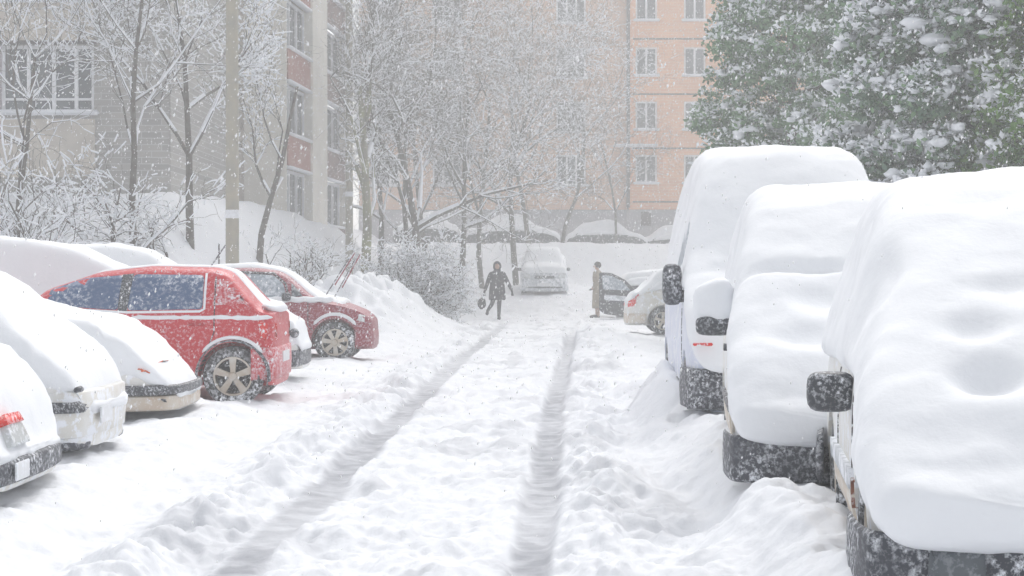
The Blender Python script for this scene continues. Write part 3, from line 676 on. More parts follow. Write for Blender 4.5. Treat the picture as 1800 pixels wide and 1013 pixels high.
# --- farther cars
def side_car(name, label, near, xa, xb, z, facing, bodymat, snow_t, glassm='greyglass', W_=.82, H=1.42, group=None, snowall=False, seed=1, notch=False, rot=0, skirt=None):
    """car side-on to the camera between photo columns xa..xb at depth near"""
    A, B = X(xa, near), X(xb, near); L_ = B-A; c = dict(L=L_, W=W_, belt=.92, tum=.4, k=.7, soft=.08)
    root = empty(name, ((A+B)/2, near+W_, z), 0 if facing == '+X' else math.pi, label=label, cat='car'); root.rotation_euler.z += rot
    if group: root['group'] = group
    h = L_/2
    prof = [(-h, .6), (-h+.06, .85), (-h+.3, .95)]+([(-h+.8, .98)] if notch else [])+[(-h+(1.35 if notch else .75), H-.06), (-h+1.7, H), (.15, H), (.45, H-.06), (1.0, 1.02), (1.3, .96), (h-.2, .8), (h-.04, .68), (h, .55)]
    bvh = finish_body(c, root, loft(c, car_xs(c), prof, .2), M[bodymat], [(h-.85, .31), (-h+.8, .31)], .36)
    side_part(bvh, root, 'side_window', rounded([(-.25, .97), (.80, .99), (.38, H-.12), (-.25, H-.10)], .05), M[glassm], .008)
    side_part(bvh, root, 'side_window', rounded([(-h+1.0, .97), (-.32, .97), (-.32, H-.10), (-h+1.3, H-.12)], .05), M[glassm], .008)
    for x in (h-.85, -h+.8):
        for s in (-1, 1): wheel(root, x, s*(W_-.11), .31, s)
    sk = skirt if skirt is not None else (lambda x: sinterp(prof, x)-.10)
    bm = loft(c, car_xs(c, -h+.02, h-.02, 70), [(x, zz+snow_t*(1.0 if -h+.9 < x < .5 else .6)) for x, zz in prof], sk, dw=-.02, belt=.95, n=30, rnd=3, rough=.03, seed=seed, crown=.10)
    bm_obj('snow_cover', bm, M['snow'], root, True)
    return root, c, bvh, h
UP = 'cars parked along the upper road behind the snowbank'
side_car('parked_car', 'snow-domed dark car on the upper road left of the silver van', 76, 818, 985, 2.2, '+X', 'darkcar', .36, 'seal', group=UP, seed=21, notch=True)
side_car('parked_car', 'snow-domed car on the upper road right of the silver van', 80, 995, 1140, 2.12, '+X', 'darkcar', .30, 'seal', group=UP, seed=22)
side_car('parked_car', 'snow-domed car on the upper road mostly hidden behind the bare bushes', 78, 690, 812, 2.35, '+X', 'darkcar', .40, 'seal', group=UP, seed=23)
side_car('parked_car', 'low snow-covered car at the right end of the upper road, beside the tall van', 83, 1110, 1255, 1.95, '-X', 'darkcar', .32, 'seal', group=UP, seed=24, notch=True)
# dark car with beige post, white car with red lamp
r, c, bvh, h = side_car('parked_car', 'dark grey car with one door open toward the lane', 55, 1062, 1278, 0, '+X', 'darkcar', .10, 'glass', seed=31, rot=math.radians(4))
bumper(c, r, -1, h-.5, .25, .5, .02, M['plastic'])
def slab(name, pts, d_, th, m_, parent):
    bm = bmesh.new(); pl = rounded([(X(x, d_), Z(y, d_)) for x, y in pts], .05, 3)
    f_ = bm.faces.new([bm.verts.new((x, d_, z)) for x, z in pl]); e_ = bmesh.ops.extrude_face_region(bm, geom=[f_])
    bmesh.ops.translate(bm, vec=(.02, th, 0), verts=[v for v in e_['geom'] if isinstance(v, bmesh.types.BMVert)])
    bm.transform(parent_world(parent).inverted()); return bm_obj(name, bm, m_, parent)
def parent_world(o): return Matrix.Translation(o.location) @ o.rotation_euler.to_matrix().to_4x4()
dr_ = slab('open_door', [(1053, 479), (1074, 480), (1098, 492), (1116, 510), (1126, 530), (1126, 562), (1062, 552), (1053, 545)], 52.6, .09, M['darkcar'], r)
g_ = slab('door_window', [(1058, 484), (1074, 485), (1094, 495), (1108, 511), (1060, 509)], 52.57, .04, M['frostglass'], r); dw_ = g_.matrix_basis.copy(); g_.parent = dr_
g_ = slab('door_pocket', [(1062, 518), (1100, 521), (1104, 530), (1062, 528)], 52.56, .04, M['silver'], r); g_.parent = dr_
r, c, bvh, h = side_car('parked_car', 'white hatchback with a bright red tail lamp, behind the tall van', 40, 1104, 1420, 0, '+X', 'white', .16, 'frostglass', seed=32, H=1.44)
side_part(bvh, r, 'tail_lamp', rounded([(-h+.03, .62), (-h+.18, .66), (-h+.2, .92), (-h+.1, .94)], .03), M['redlamp'], .05)
bumper(c, r, -1, h-.42, .25, .48, .02, M['sill'])
# silver van at the end of the lane, back toward us
d = 64; L_ = 4.4; c = dict(L=L_, W=.86, belt=1.0, tum=.22, k=.86, soft=.06)
zz0 = Z(521, d)-.08
root = empty('silver_van', (X(957, d), d+L_/2, zz0), -math.pi/2, label='silver van plastered with snow standing at the end of the lane', cat='van'); h = L_/2
prof = sorted([(h, .7), (h-.06, .95), (h-.3, 1.02), (h-.95, 1.12), (h-1.5, 1.62), (h-1.8, 1.72), (-h+.3, 1.72), (-h+.08, 1.5), (-h, .9)])
bvh = finish_body(c, root, loft(c, car_xs(c), prof, .25), M['silver'], [(h-.85, .32), (-h+.8, .32)], .37)
for x in (h-.85, -h+.8):
    for s in (-1, 1): wheel(root, x, s*.73, .32, s)
bumper(c, root, 1, h-.5, .26, .5, .03, M['silver'])
bm_obj('windscreen', patch(bvh, rounded([(-.66, 1.16), (.66, 1.16), (.56, 1.56), (-.56, 1.56)], .06), '+x', .01, .1), M['frostglass'], root, True)
bm_obj('grille', patch(bvh, rounded([(-.36, .72), (.36, .72), (.36, .80), (-.36, .80)], .02), '+x', .05, .1, .06), M['plasticclean'], root, True)
bm_obj('bonnet_gap', patch(bvh, [(-.74, 1.03), (.74, 1.03), (.74, 1.075), (-.74, 1.075)], '+x', .02, .1), M['seal'], root, True)
bm = bmesh.new(); box(bm, (h+.06, 0, .40), (.02, 1.3, .05)); bm_obj('air_intake', bm, M['plasticclean'], root)
bm = bmesh.new(); box(bm, (h+.065, 0, .50), (.015, .52, .11)); bm_obj('number_plate', bm, M['plate'], root)
for s in (-1, 1):
    bm_obj('headlamp', patch(bvh, rounded([(s*.50, .72), (s*.76, .74), (s*.74, .90), (s*.52, .88)], .03), '+x', .04, .06, .06), M['clear'], root, True)
    mirror(root, h-1.1, s*.84, 1.06, s, (.1, .13, .12))
bm = loft(c, car_xs(c, -h+.02, h-.1, 60), [(x, zz+.2) for x, zz in prof], lambda x: sinterp(prof, x)-.1, dw=-.04, belt=1.02, n=30, rnd=3, rough=.03, seed=41, crown=.1)
bm_obj('snow_cover', bm, M['snow'], root, True)
# ------------------------------------------------------------------ poles and post
def pole(x, d, r, zb, label, H=11):
    o = empty('concrete_pole', (X(x, d), d, zb), label=label, cat='lamp post', group='concrete poles along the left bank')
    bm = bmesh.new(); tube(bm, [(0, 0, -.3), (0, 0, H*.5), (0, 0, H)], [r*1.05, r*.93, r*.8], 14); bm_obj('shaft', bm, M['conc'], o, True)
    bm = bmesh.new(); tube(bm, [(0, 0, H-.3), (.6, -.3, H+.5), (1.4, -.6, H+.7)], .04, 8); bm_obj('lamp_arm', bm, M['conc'], o, True)
    bm = bmesh.new(); box(bm, (1.65, -.7, H+.68), (.6, .25, .14), Matrix.Rotation(-.4, 3, 'Z'), .04); bm_obj('lamp_head', bm, M['silver'], o, True)
    bm = bmesh.new(); lathe(bm, [(r*1.0, -.08), (r*1.09, -.08), (r*1.09, .08), (r*1.0, .08)], 16); bmesh.ops.rotate(bm, matrix=Matrix.Rotation(math.pi/2, 3, 'X'), verts=bm.verts); bmesh.ops.translate(bm, vec=(0, 0, 2.3), verts=bm.verts)
    bm_obj('collar', bm, M['plate'], o)
pole(408.5, 33, .125, 0.2, 'thick beige concrete pole rising behind the red hatchback')
pole(614, 56, .12, 1.6, 'thinner pale concrete pole beside the dark leaning tree trunk')
# ------------------------------------------------------------------ person
d = 52.8
P = empty('person', (X(874, d), d, gz(X(874, d), d)-.02), label='person in a dark hooded coat walking along the snowy lane with a bag', cat='person')
def skin(name, chains, mat_, parent, root=0, sub=2):
    bm = bmesh.new(); rad = []; vmap = []
    me = bpy.data.meshes.new(name); V = []; E = []; R_ = []
    for ch in chains:
        prev = ch[0] if isinstance(ch[0], int) else None
        for q in ch[(1 if prev is not None else 0):]:
            V.append(q[:3]); R_.append(q[3] if len(q) == 4 else q[3:5]); i = len(V)-1
            if prev is not None: E.append((prev, i))
            prev = i
    me.from_pydata(V, E, []); o = bpy.data.objects.new(name, me); COL.objects.link(o)
    md = o.modifiers.new('s', 'SKIN'); md.use_smooth_shade = True
    for i, q in enumerate(R_):
        me.skin_vertices[0].data[i].radius = (q, q) if isinstance(q, float) else q
    me.skin_vertices[0].data[root].use_root = True
    m2 = o.modifiers.new('u', 'SUBSURF'); m2.levels = sub; m2.render_levels = sub
    dg = bpy.context.evaluated_depsgraph_get(); dg.update(); res = bpy.data.meshes.new_from_object(o.evaluated_get(dg)); bpy.data.objects.remove(o); res.name = name
    return link(name, res, mat_, parent, True)
# facing the camera (-Y); x to photo right.  pelvis at index 0
sc_ = 1.0
body = skin('body', [
    [(0, 0, .92, (.16, .12)), (0, .0, 1.10, (.155, .11)), (0, 0, 1.28, (.18, .115)), (0, -.01, 1.42, (.13, .09)), (0, -.02, 1.50, (.06, .06)), (0, -.03, 1.60, (.085, .095)), (0, -.03, 1.68, (.07, .08))],
    [3, (-.17, 0, 1.40, .065), (-.27, .01, 1.15, .05), (-.36, -.04, .92, .038), (-.385, -.05, .84, .035), (-.39, -.05, .78, .022)],
    [3, (.17, 0, 1.40, .065), (.29, .01, 1.16, .05), (.42, -.04, .93, .038), (.445, -.05, .86, .035), (.455, -.06, .80, .022)],
    [0, (.07, -.02, .86, .095), (.06, -.06, .50, .07), (.05, -.03, .14, .05), (.05, -.04, .06, .045), (.06, -.17, .035, .04)],
    [0, (-.08, .02, .86, .095), (-.15, .04, .50, .07), (-.28, .36, .30, .05), (-.30, .42, .25, .045), (-.31, .38, .14, .038)]], M['trousers'], P)
bm = bmesh.new()
prof = [(.245, .62), (.255, .66), (.235, .95), (.215, 1.1), (.235, 1.28), (.205, 1.42), (.09, 1.49), (.07, 1.49), (.16, 1.38), (.19, 1.26), (.17, 1.1), (.2, .9), (.21, .62)]
n_ = 24; rings = []
for kk in range(n_):
    a = 2*math.pi*kk/n_; rings.append([bm.verts.new((r_*math.cos(a)*(1+.03*math.sin(a*3)), r_*.72*math.sin(a), z_+.015*math.sin(a*4))) for r_, z_ in prof])
for kk in range(n_):
    for j in range(len(prof)): bm.faces.new((rings[kk][j], rings[kk][(j+1) % len(prof)], rings[(kk+1) % n_][(j+1) % len(prof)], rings[(kk+1) % n_][j]))
bm_obj('coat', bm, M['coat'], P, True)
skin('sleeve', [[(-.12, 0, 1.42, .08), (-.19, 0, 1.38, .085), (-.28, .01, 1.15, .068), (-.355, -.04, .94, .055), (-.37, -.045, .89, .05)]], M['coat'], P)
skin('sleeve', [[(.12, 0, 1.42, .08), (.19, 0, 1.38, .085), (.30, .01, 1.16, .068), (.415, -.04, .95, .055), (.43, -.045, .90, .05)]], M['coat'], P)
bm = bmesh.new(); blob(bm, (0, 0, 1.615), (.125, .14, .16), .08, 3, 1)
bmesh.ops.delete(bm, geom=[v for v in bm.verts if v.co.y < -.085 and 1.53 < v.co.z < 1.69 and abs(v.co.x) < .07], context='VERTS'); bm_obj('hood', bm, M['coat'], P, True)
bm = bmesh.new(); blob(bm, (0, -.055, 1.61), (.07, .075, .10), .03, 2, 1); blob(bm, (0, -.135, 1.60), (.012, .02, .018), 0, 1, 1)
bm_obj('face', bm, M['skin'], P, True)
bm = bmesh.new(); blob(bm, (0, -.02, 1.47), (.12, .12, .06), .2, 2, 5); bm_obj('scarf', bm, M['bag'], P, True)
for s, hx, hz in ((-1, -.39, .80), (1, .455, .82)):
    ch = [[(hx, -.05, hz+.04, .03), (hx+s*.005, -.055, hz-.01, (.038, .02))]]
    for j in range(4):
        fx = hx+(j-1.5)*.018; ch.append([1, (fx, -.055, hz-.045, .010), (fx+s*.004, -.075, hz-.075-.006*(j in (1, 2)), .0085), (fx, -.095, hz-.09, .008)])
    ch.append([1, (hx-s*.03, -.075, hz-.02, .010), (hx-s*.038, -.095, hz-.045, .009)])
    skin('glove', ch, M['bag'], P, 0, 1)
for x0, y0 in ((.055, -.09), (-.305, .41)):
    bm = bmesh.new(); blob(bm, (x0, y0, .06 if x0 > 0 else .20), (.055, .15, .06), .05, 2, 2); bm_obj('boot', bm, M['bag'], P, True)
bgp = (X(874, d)-.43, d-.06, P.location.z)
B = empty('bag', bgp, label='dark bag hanging from the walking person\'s hand', cat='bag')
bm = bmesh.new(); blob(bm, (-.03, 0, .50), (.13, .09, .17), .12, 3, 4); bm_obj('bag_body', bm, M['bag'], B, True)
bm = bmesh.new(); tube(bm, [(-.09, 0, .60), (.01, 0, .72), (.04, 0, .74), (.05, 0, .71), (.02, 0, .58)], .012, 6); bm_obj('handle', bm, M['bag'], B, True)
d = 55.5
P2 = empty('person', (X(1050, d), d, gz(X(1050, d), d)-.05), math.radians(-8), label='person in a long beige coat standing side-on by the dark grey car', cat='person')
# facing photo left (-X)
skin('body', [
    [(0, 0, .94, (.11, .15)), (0, 0, 1.12, (.105, .14)), (0, 0, 1.32, (.11, .16)), (0, 0, 1.46, (.08, .12)), (-.01, 0, 1.54, (.055, .055)), (-.02, 0, 1.64, (.09, .08)), (-.02, 0, 1.72, (.075, .068))],
    [3, (.01, -.19, 1.42, .055), (.03, -.23, 1.17, .045), (-.12, -.22, .98, .036), (-.17, -.21, .94, .024)],
    [3, (.01, .19, 1.42, .055), (.04, .23, 1.17, .045), (-.10, .22, .98, .036), (-.15, .21, .94, .024)],
    [0, (0, -.08, .88, .09), (.02, -.09, .5, .065), (.04, -.09, .12, .048), (.03, -.09, .06, .045), (-.12, -.09, .035, .04)],
    [0, (0, .08, .88, .09), (-.03, .09, .5, .065), (-.02, .09, .12, .048), (-.03, .09, .06, .045), (-.18, .09, .035, .04)]], M['skin'], P2)
bm = bmesh.new(); prof = [(.20, .34), (.205, .38), (.185, .8), (.165, 1.1), (.185, 1.3), (.165, 1.46), (.09, 1.53), (.07, 1.53), (.14, 1.42), (.16, 1.26), (.15, 1.1), (.17, .8), (.185, .34)]
rings = []
for kk in range(24):
    a = 2*math.pi*kk/24; rings.append([bm.verts.new((r_*.82*math.cos(a), r_*1.12*math.sin(a), z_+.012*math.sin(a*4))) for r_, z_ in prof])
for kk in range(24):
    for j in range(len(prof)): bm.faces.new((rings[kk][j], rings[kk][(j+1) % len(prof)], rings[(kk+1) % 24][(j+1) % len(prof)], rings[(kk+1) % 24][j]))
bm_obj('coat', bm, M['beigepost'], P2, True)
for s in (-1, 1):
    skin('sleeve', [[(.0, s*.12, 1.45, .07), (.01, s*.19, 1.42, .072), (.03, s*.235, 1.18, .06), (-.10, s*.222, 1.0, .05), (-.125, s*.218, .975, .048)]], M['beigepost'], P2)
    skin('glove', [[(-.15, s*.212, .955, .028), (-.19, s*.21, .935, (.02, .034))]]+[[1, (-.235, s*(.21+.018*(j-1.5)), .92-.004*j, .0095), (-.26, s*(.21+.016*(j-1.5)), .895, .008)] for j in range(4)]+[[1, (-.2, s*.175, .915, .010), (-.225, s*.17, .895, .009)]], M['bag'], P2, 0, 1)
    bm = bmesh.new(); blob(bm, (-.05 if s < 0 else -.11, s*.09, .07), (.15, .055, .065), .05, 2, 2); bm_obj('boot', bm, M['bag'], P2, True)
bm = bmesh.new(); blob(bm, (.01, 0, 1.70), (.115, .105, .11), .06, 3, 6)
bmesh.ops.delete(bm, geom=[v for v in bm.verts if v.co.x < -.05 and v.co.z < 1.69], context='VERTS'); bm_obj('hat', bm, M['bark'], P2, True)
bm = bmesh.new(); blob(bm, (-.115, 0, 1.645), (.022, .013, .02), 0, 2, 1); blob(bm, (-.10, -.03, 1.67), (.01, .01, .008), 0, 1, 1); blob(bm, (-.10, .03, 1.67), (.01, .01, .008), 0, 1, 1); bm_obj('face', bm, M['skin'], P2, True)
# ------------------------------------------------------------------ buildings
def wall_holes(name, w_, z0, z1, holes, m_, parent, th=.3):
    """wall in local XZ plane (y=0 outer face, +y inward), holes (x0,x1,z0,z1)"""
    xs_ = sorted({0, w_, *[h[0] for h in holes], *[h[1] for h in holes]}); zs_ = sorted({z0, z1, *[h[2] for h in holes], *[h[3] for h in holes]})
    bm = bmesh.new()
    def q(a, b, c_, d_): bm.faces.new([bm.verts.new(p) for p in (a, b, c_, d_)])
    for xa, xb in zip(xs_, xs_[1:]):
        for za, zb_ in zip(zs_, zs_[1:]):
            mx_, mz = (xa+xb)/2, (za+zb_)/2
            if any(h[0] < mx_ < h[1] and h[2] < mz < h[3] for h in holes): continue
            q((xa, 0, za), (xb, 0, za), (xb, 0, zb_), (xa, 0, zb_))
    for a, b, c_, d_ in holes:
        q((a, 0, c_), (a, th, c_), (a, th, d_), (a, 0, d_)); q((b, 0, c_), (b, th, c_), (b, th, d_), (b, 0, d_))
        q((a, 0, c_), (b, 0, c_), (b, th, c_), (a, th, c_)); q((a, 0, d_), (b, 0, d_), (b, th, d_), (a, th, d_))
    bmesh.ops.remove_doubles(bm, verts=bm.verts, dist=1e-4)
    return bm_obj(name, bm, m_, parent)
def window(parent, x0, x1, z0, z1, muntins, y=.12, sill=True, fw=.09, rail=None):
    bm = bmesh.new(); t_ = .06
    box(bm, ((x0+x1)/2, y, z0+fw/2), (x1-x0, t_, fw)); box(bm, ((x0+x1)/2, y, z1-fw/2), (x1-x0, t_, fw))
    for xx in (x0+fw/2, x1-fw/2): box(bm, (xx, y, (z0+z1)/2), (fw, t_, z1-z0-2*fw))
    for f_ in muntins: box(bm, (x0+(x1-x0)*f_, y, (z0+z1)/2), (fw*1.1, t_*.9, z1-z0-2*fw))
    if rail: box(bm, ((x0+x1)/2, y, z0+(z1-z0)*rail), (x1-x0-2*fw, t_*.8, fw*.7))
    f = bm_obj('window', bm, M['frame'], parent)
    bm = bmesh.new(); box(bm, ((x0+x1)/2, y+.03, (z0+z1)/2), (x1-x0-.02, .012, z1-z0-.02)); bm_obj('pane', bm, M['pane'], f)
    if sill:
        bm = bmesh.new(); box(bm, ((x0+x1)/2, -.04, z0-.01), (x1-x0+.24, .30, .13), bev=.03); bm_obj('sill', bm, M['branchsnow'], f, True)
    return f
# peach block
d = 89; ppm = F/d
bx = X(1105, d)
pb = empty('apartment_block', (bx, d, 1.7), label='peach brick apartment block with white windows at the end of the lane', cat='building')
rowz = [Z(y, d)-1.7 for y in (322, 228, 133, 36)]; rowz.append(rowz[-1]+2.75)
H_ = 19
holes = [(X(x, d)-bx, X(x+38, d)-bx, z, z+1.42) for z in rowz for x in (1117, 1202, 1330, 1415, 1520, 1605, 1700)]
wall_holes('wall', 22, 2.9, H_, holes, M['peach'], pb)
for h_ in holes: window(pb, *h_, (.5,))
bx2 = X(630, d)-bx; WL = -bx2-.06
holes = [(X(x, d)-bx-bx2, X(x+52, d)-bx-bx2, z-.1, z+1.45) for z in rowz for x in (650, 760, 978)]
wl = empty('side_wing', (bx2, .35, 0)); wl.parent = pb
wall_holes('wall', WL, 2.9, H_, holes, M['peachdull'], wl)
for h_ in holes:   # windows of the left wing hang straight under the block
    f = window(pb, h_[0]+bx2, h_[1]+bx2, h_[2], h_[3], (.36, .68), y=.47)
    f.children[-1].location.y = .35
bm = bmesh.new(); box(bm, (11, .12, 1.2), (22.2, .5, 3.38)); box(bm, (bx2/2, .42, 1.2), (-bx2, .45, 3.36)); bm_obj('plinth', bm, M['concbase'], pb)
bm = bmesh.new()
for z in rowz: box(bm, (11.05, -.006, z-.95 if z > 0 else 0), (21.7, .05, .07))
box(bm, (-.02, .1, H_/2+1.5), (.16, .3, H_-3)); bm_obj('panel_joint', bm, M['joint'], pb)
bm = bmesh.new(); box(bm, (11, 6.3, H_/2), (21.9, 11.6, H_-.3)); box(bm, (bx2/2, 6.7, H_/2), (-bx2-.2, 11.5, H_-.4)); bm_obj('building_core', bm, M['pane'], pb)
bm = bmesh.new(); box(bm, (0.3, -.5, rowz[0]+1.85), (2.2, 1.0, .12), bev=.03); bm_obj('canopy', bm, M['branchsnow'], pb, True)
bm = bmesh.new(); box(bm, (X(1135, d)-bx, -.14, Z(385, d)-1.7), (.5, .06, .7)); bm_obj('basement_vent', bm, M['joint'], pb)
bm = bmesh.new(); box(bm, (11, 5.5, H_+.2), (22.6, 12.5, .5)); bm_obj('roof', bm, M['branchsnow'], pb)
# left block, front part with the big window
d = 44
gb = empty('apartment_block', (X(-420, d), d, 1.4), label='grey brick block with a wide three-pane window at the upper left', cat='building')
ox = gb.location.x; LX = lambda x: X(x, d)-ox; LZ = lambda y: Z(y, d)-1.4
hs_ = [(LX(2), LX(166), LZ(198), LZ(80)), (LX(2), LX(166), LZ(198)+2.8, LZ(80)+2.8), (LX(-300), LX(-140), LZ(198), LZ(80))]
wall_holes('wall', LX(298), -1, 15, hs_, M['brickgrey'], gb)
for h_ in hs_: window(gb, *h_, (.29, .56, .80), rail=.2, fw=.085)
bm = bmesh.new(); box(bm, (LX(82), -.03, (LZ(72)+LZ(72)+1.15)/2), (LX(166)-LX(0), .05, 1.15)); bm_obj('cream_panel', bm, M['beige'], gb)
bm = bmesh.new(); box(bm, (LX(82), -.03, LZ(208)-.75), (LX(166)-LX(-6), .05, 1.45)); bm_obj('cream_panel', bm, M['beige'], gb)
bm = bmesh.new(); box(bm, (LX(298)/2, 5.4, 7), (LX(298)-.1, 10, 15.5)); bm_obj('building_core', bm, M['brickgrey'], gb)
bm = bmesh.new(); box(bm, (LX(298)/2, 5, 15.1), (LX(298)+.6, 11, .4)); bm_obj('roof', bm, M['branchsnow'], gb)
bm = bmesh.new(); box(bm, (LX(82), -.07, LZ(76)), (LX(172)-LX(-4), .14, .08)); bm_obj('lintel', bm, M['joint'], gb)
# left block, rear part with receding balcony front
cb = empty('balcony_block', (X(290, 57), 57, 1.4), label='cream block with brick-red balcony panels behind the bare trees', cat='building')
ox = cb.location.x; LX = lambda x: X(x, 57)-ox
wall_holes('wall', LX(430), -1, 17, [], M['beige'], cb)
bm = bmesh.new(); box(bm, ((LX(430)+LX(504))/2, -.03, 8), (LX(504)-LX(430), .12, 18)); bm_obj('corner_wall', bm, M['cream'], cb)
# receding facade frame
A = Vector((X(504, 57), 57, 0)); Bv = Vector((X(612, 69), 69, 0)); D = Bv-A; FL = D.length; ang = math.atan2(D.y, D.x)
fr = ang
def FU(x):   # photo column -> distance along the facade
    k_ = (x-900)/F; return (A.x-k_*A.y)/(k_*D.y/FL-D.x/FL)
R_ = Matrix.Rotation(ang, 3, 'Z')
def fpart(name, m_, boxes, smooth=False):
    bm = bmesh.new()
    for (u0, u1, y0, y1, z0, z1) in boxes: box(bm, ((u0+u1)/2, (y0+y1)/2, (z0+z1)/2), (u1-u0, y1-y0, z1-z0))
    bmesh.ops.rotate(bm, matrix=R_, verts=bm.verts); bmesh.ops.translate(bm, vec=A-cb.location+Vector((0, 0, 0)), verts=bm.verts)
    bmesh.ops.translate(bm, vec=(0, 0, 1.4), verts=bm.verts); 
    for v in bm.verts: v.co.z -= 1.4
    return bm_obj(name, bm, m_, cb, smooth)
u = [FU(506), FU(545), FU(571), FU(606)]
fpart('corner_wall', M['cream'], [(u[1], u[2], -.1, .4, 0, 18), (u[3], FL+.5, -.1, .4, 0, 18)])
fpart('building_core', M['beige'], [(.2, FL+.4, .9, 10, 0, 17.8)])
zr = [Z(83, A.y)-1.0, Z(83, A.y)-3.8, Z(83, A.y)-6.6, Z(83, A.y)+1.8, Z(83, A.y)+4.6]
for i, z in enumerate(zr):
    for j, (ua, ub) in enumerate(((u[0], u[1]), (u[2], u[3]))):
        fpart('balcony_panel', M['redpanel' if j == 0 else 'brownpanel'], [(ua, ub, -.02, .06, z, z+.98)])
        fpart('balcony_snow', M['branchsnow'], [(ua, ub, -.12, .16, z+.985, z+1.07), (ua, ub, -.1, .12, z-.10, z-.02)], True)
        w_ = fpart('window', M['frame'], [(ua+k_*(ub-ua)/3-.04, ua+k_*(ub-ua)/3+.04, .2, .28, z+1.08, z+2.6) for k_ in range(4)]+[(ua, ub, .2, .28, z+2.6, z+2.7)])
        p_ = fpart('pane', M['pane'], [(ua, ub, .30, .33, z+1.0, z+2.7)]); p_.parent = w_
bm = bmesh.new(); box(bm, (0, 8, 16.8), (20, 18, .4)); bm_obj('roof', bm, M['branchsnow'], cb)
# ------------------------------------------------------------------ bare trees
def tubes_np(segs, k=5):
    a = np.array(segs); p0, p1, r0, r1 = a[:, 0:3], a[:, 3:6], a[:, 6], a[:, 7]
    dd = p1-p0; dd /= np.linalg.norm(dd, axis=1)[:, None]+1e-9
    up = np.where(np.abs(dd[:, 2:3]) < .9, [[0, 0, 1.]], [[1., 0, 0]]); s_ = np.cross(dd, up); s_ /= np.linalg.norm(s_, axis=1)[:, None]; t_ = np.cross(s_, dd)
    an = 2*np.pi*np.arange(k)/k
    off = s_[:, None, :]*np.cos(an)[None, :, None]+t_[:, None, :]*np.sin(an)[None, :, None]
    V = np.concatenate([p0[:, None]+off*r0[:, None, None], p1[:, None]+off*r1[:, None, None]], 1)
    n_ = len(a); base = (np.arange(n_)*2*k)[:, None, None]; j = np.arange(k)
    q = np.stack([j, (j+1) % k, (j+1) % k+k, j+k], -1)[None]+base
    return V.reshape(-1, 3), q.reshape(-1, 4)
LIM = [-99, 99]
def grow(rnd, p, dr, ln, r, lev, out, spread, maxlev, up=.12, kids=(3, 5)):
    n_ = 5 if lev < 2 else 4; seg = ln/n_; pts = [p]; cr = r
    for i in range(n_):
        j = .10+.08*lev
        dr = (dr+Vector((rnd.gauss(0, j), rnd.gauss(0, j), rnd.gauss(0, j*.8)+up*(.6 if lev else .3)))).normalized()
        q = p+dr*seg
        if lev and not LIM[0] < q.x < LIM[1] and rnd.random() < .8: return
        nr = max(.0035, r*(1-(i+1)/n_*.62))
        out.append((*p, *q, cr, nr, lev)); 
        if lev < maxlev and (i > 0 or lev > 1):
            nk = rnd.randint(*kids) if lev < 2 else rnd.randint(2, 3)
            if lev == 0 and i < 1: nk = 0
            for _ in range(nk):
                if rnd.random() < (.62 if lev else .8):
                    ax = Vector((rnd.gauss(0, 1), rnd.gauss(0, 1), rnd.gauss(0, .5))); ax = (ax-dr*ax.dot(dr)).normalized()
                    a = math.radians(rnd.uniform(*spread)); nd = dr*math.cos(a)+ax*math.sin(a)
                    grow(rnd, q, nd, ln*rnd.uniform(.42, .66), nr*rnd.uniform(.45, .65), lev+1, out, spread, maxlev, up, kids)
        p = q; cr = nr
TG = {'t': 'bare snowy trees along the lane', 'b': 'bare snowy shrubs on the left bank'}
def bare(name, label, x, d, H, r, seed, maxlev=4, lean=(0, 0), base=None, multi=1, spread=(28, 62), snow=1.0, cat='tree', grp='t', lo=None, hi=None, m_='bark', up=.12, kids=(2, 4), smin=.009):
    rnd = random.Random(seed); out = []
    LIM[:] = [X(lo, d)-X(x, d) if lo else -99, X(hi, d)-X(x, d) if hi else 99]
    for i in range(multi):
        dr = Vector((lean[0]+(rnd.uniform(-.9, .9) if multi > 1 else 0), lean[1]+(rnd.uniform(-.5, .5) if multi > 1 else 0), 1)).normalized()
        grow(rnd, Vector((rnd.uniform(-.1, .1)*(multi > 1), 0, -.2)), dr, H*(rnd.uniform(.7, 1) if multi > 1 else 1), r, 0 if multi == 1 else 1, out, spread, maxlev, up, kids)
    zb = gz(X(x, d), d) if base is None else base
    o = empty(name, (X(x, d), d, zb), label=label, cat=cat, group=TG[grp])
    thick = [s for s in out if s[6] > .035]; thin = [s for s in out if s[6] <= .035]
    if thick: v, f = tubes_np(thick, 7); link('trunk', np_mesh('trunk', v, f), M[m_], o)
    if thin: v, f = tubes_np(thin, 3); link('branches', np_mesh('branches', v, f), M['bark'], o)
    sn = []
    for s in out:
        dz = abs(s[5]-s[2]); hl = math.hypot(s[3]-s[0], s[4]-s[1])+1e-6
        if dz/hl > 2.2 or rnd.random() > ((.50 if d < 49 else .32) if s[6] < .012 else .9)*snow: continue
        sm = 1.35 if s[6] > .014 else 1.0
        k_ = rnd.uniform(.6, 1.35)*sm; ra = max(smin, s[6]*.95)*k_; rb = max(smin, s[7]*.95)*k_
        sn.append((s[0], s[1], s[2]+s[6]*.55+ra*.4, s[3], s[4], s[5]+s[7]*.55+rb*.4, ra, rb))
    v, f = tubes_np(sn, 4); link('branch_snow', np_mesh('branch_snow', v, f), M['branchsnow'], o, kind='stuff')
    return len(out)
tot = 0
tot += bare('bare_tree', 'dark leaning bare tree with a forked trunk beside the thin concrete pole', 632, 50, 6.6, .17, 3, 4, (.22, 0), m_='barklight', spread=(22, 55), lo=612)
tot += bare('bare_tree', 'tall bare tree right of the leaning forked one, its crown thick with snowy twigs', 735, 55, 7.5, .15, 5, 4, (.02, 0), lo=606)
tot += bare('bare_tree', 'bare tree just left of the walking person, in front of the upper road', 806, 62, 7.0, .12, 8, 4, (.05, 0))
